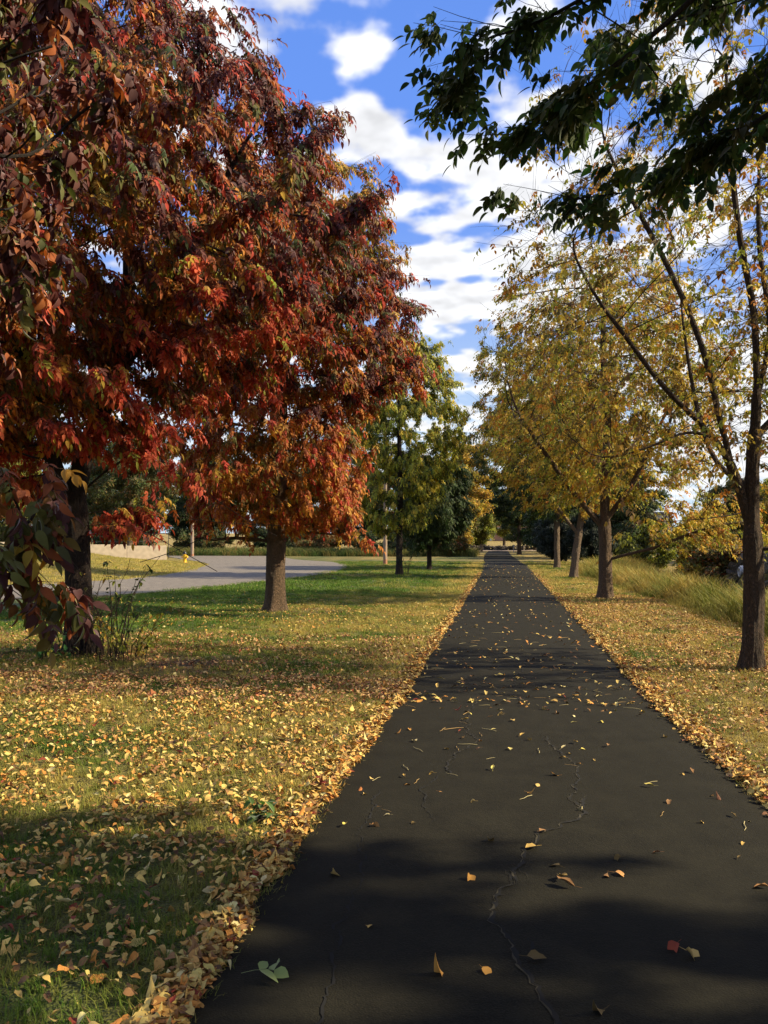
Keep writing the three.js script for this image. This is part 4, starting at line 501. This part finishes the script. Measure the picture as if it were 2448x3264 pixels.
// ------------------------------------------------------------------ stones of the far bank and of the far row
const rockMat = [[0.11, 0.092, 0.07], [0.17, 0.14, 0.11], [0.075, 0.062, 0.05], [0.2, 0.18, 0.15]].map(([r, g, b]) => new THREE.MeshStandardMaterial({ color: new THREE.Color().setRGB(r, g, b), map: weather, bumpMap: asphaltBump, bumpScale: 0.02, roughness: 0.95 }));
const ROCK = [1, 2, 3, 4].map((s) => { const g = new THREE.IcosahedronGeometry(0.5, 2), p = g.attributes.position; for (let i = 0; i < p.count; i++) { const x = p.getX(i), y = p.getY(i), z = p.getZ(i), k = 0.82 + 0.45 * n3(x * 2 + s * 9, y * 2, z * 2) + 0.1 * n3(x * 6, y * 6 + s, z * 6); p.setXYZ(i, x * k, y * k * 0.8, z * k); } g.computeVertexNormals(); return g; });
{
  const R = RNG(701), t = thing('rock_bank', 'long bank of dark stacked stones on the far side of the ditch', 'rocks', [0, 0, 0]);
  for (let i = 0; i < 260; i++) { const z = -17 - 56 * R() ** 1.1, d = 6.6 + 2.6 * R(), x = crest(z) + d, s = R.r(0.5, 1.15); const m = mesh('stone', ROCK[i % 4], rockMat[Math.floor(R() * 4)], t); m.position.set(x, ground(x, z) + 0.05 + s * 0.1, z); m.rotation.set(R() * 6, R() * 6, R() * 6); m.scale.set(s * 1.2, s * 0.85, s); }
  const u = thing('stone_row', 'low row of dark stones across the far end of the path before the house', 'stones', [0, 0, 0]);
  for (let i = 0; i < 44; i++) { const x = -4.4 + (i % 22) * 0.5 + R.g() * 0.1, z = -128 - R() * 0.6, s = R.r(0.5, 0.8); const m = mesh('stone', ROCK[i % 4], rockMat[(i * 7) % 3], u); m.position.set(x, ground(x, z) + (i < 22 ? 0.15 : 0.45), z); m.rotation.set(R(), R() * 6, R()); m.scale.set(s * 1.25, s * 0.8, s); }
  const p = thing('drain_pipe', 'short pale drain pipe end sticking out of the stones across the ditch', 'pipe', [11.2, 0.15, -42]); const g = new THREE.CylinderGeometry(0.2, 0.2, 1.1, 18, 1, true); g.rotateZ(Math.PI / 2 - 0.1); mesh('pipe_wall', g, new THREE.MeshStandardMaterial({ color: new THREE.Color().setRGB(0.5, 0.52, 0.55), roughness: 0.7, side: THREE.DoubleSide }), p);
  const g2 = new THREE.TorusGeometry(0.2, 0.03, 8, 18); g2.rotateY(Math.PI / 2); g2.translate(-0.55, -0.05, 0); mesh('pipe_collar', g2, paint(0.45, 0.47, 0.5), p);
}
// ------------------------------------------------------------------ buildings, post and marker at the far end
{
  const white = paint(0.78, 0.76, 0.70, 0.8), roof = paint(0.16, 0.065, 0.04, 0.9), glass = paint(0.03, 0.035, 0.04, 0.1), brick = paint(0.38, 0.2, 0.12, 0.9), y = ground(0, -185);
  const h = thing('house', 'white house with brown roof and dark garage opening beyond the end of the path', 'house', [-1.2, y, -186]);
  mesh('wall', mergeGeometries([box(2.2, 2.7, 6, -5.4, 1.35, 0), box(0.35, 2.7, 0.35, -1.15, 1.35, 2.8), box(3.6, 0.5, 5.98, -2.5, 2.45, 0.01), box(3.2, 2.2, 0.3, -2.6, 1.1, -2.8)]), white, h);
  mesh('brick_wall', box(6.6, 2.6, 5.4, 2.6, 1.3, -0.2), brick, h);
  const rs = new THREE.Shape([new THREE.Vector2(-3.7, 0), new THREE.Vector2(3.7, 0), new THREE.Vector2(0, 1.7)]), rg = new THREE.ExtrudeGeometry(rs, { depth: 13.4, bevelEnabled: false }); rg.rotateY(Math.PI / 2); rg.translate(-6.9, 2.72, 0); mesh('roof', rg, roof, h);
  for (const x of [1.2, 3.6]) { const w = mesh('window', box(1.3, 1.2, 0.08, x, 1.5, 2.54), white, h); mesh('pane', box(1.1, 1.0, 0.03, x, 1.5, 2.6), glass, w); }
  mesh('door', box(0.95, 2.05, 0.08, 5.1, 1.03, 2.54), paint(0.25, 0.05, 0.03), h);
  mesh('chimney', box(0.6, 1.5, 0.6, 3.2, 4.6, 0.3), brick, h);
  const b = thing('building', 'pale grey walled building glimpsed through leaves beyond the ditch', 'building', [15.4, ground(15.4, -99), -99]), grey = new THREE.MeshStandardMaterial({ color: new THREE.Color().setRGB(0.55, 0.53, 0.5), map: weather, roughness: 0.9 });
  mesh('wall', box(4.2, 4.2, 6, 0, 2.1, 0), grey, b); mesh('roof', box(4.6, 0.25, 6.4, 0, 4.33, 0), paint(0.12, 0.11, 0.1), b); mesh('door', box(1, 2.1, 0.06, 1.0, 1.05, 3.02), paint(0.2, 0.2, 0.2), b); const wi = mesh('window', box(1.1, 0.9, 0.06, -1.0, 2.2, 3.02), paint(0.3, 0.3, 0.3), b); mesh('pane', box(0.95, 0.75, 0.03, -1.0, 2.2, 3.06), glass, wi);
  const m = thing('marker_post', 'thin pale marker post beside the far end of the path', 'post', [1.35, 0, -105]); mesh('post', cyl(0.035, 0.035, 0.95, 0, -0.05, 0, 10), paint(0.5, 0.5, 0.48), m); mesh('cap', cyl(0.045, 0.02, 0.05, 0, 0.9, 0, 10), paint(0.4, 0.4, 0.4), m);
  const g = thing('wooden_post', 'squat square wooden post left of the far end of the path', 'post', [-2.55, 0, -112]); mesh('post', box(0.3, 0.95, 0.3, 0, 0.42, 0, 0.02), paint(0.22, 0.14, 0.08, 0.9), g); mesh('cap', box(0.36, 0.06, 0.36, 0, 0.93, 0, 0.01), paint(0.17, 0.1, 0.06, 0.9), g);
}
renderer.render(scene, camera);
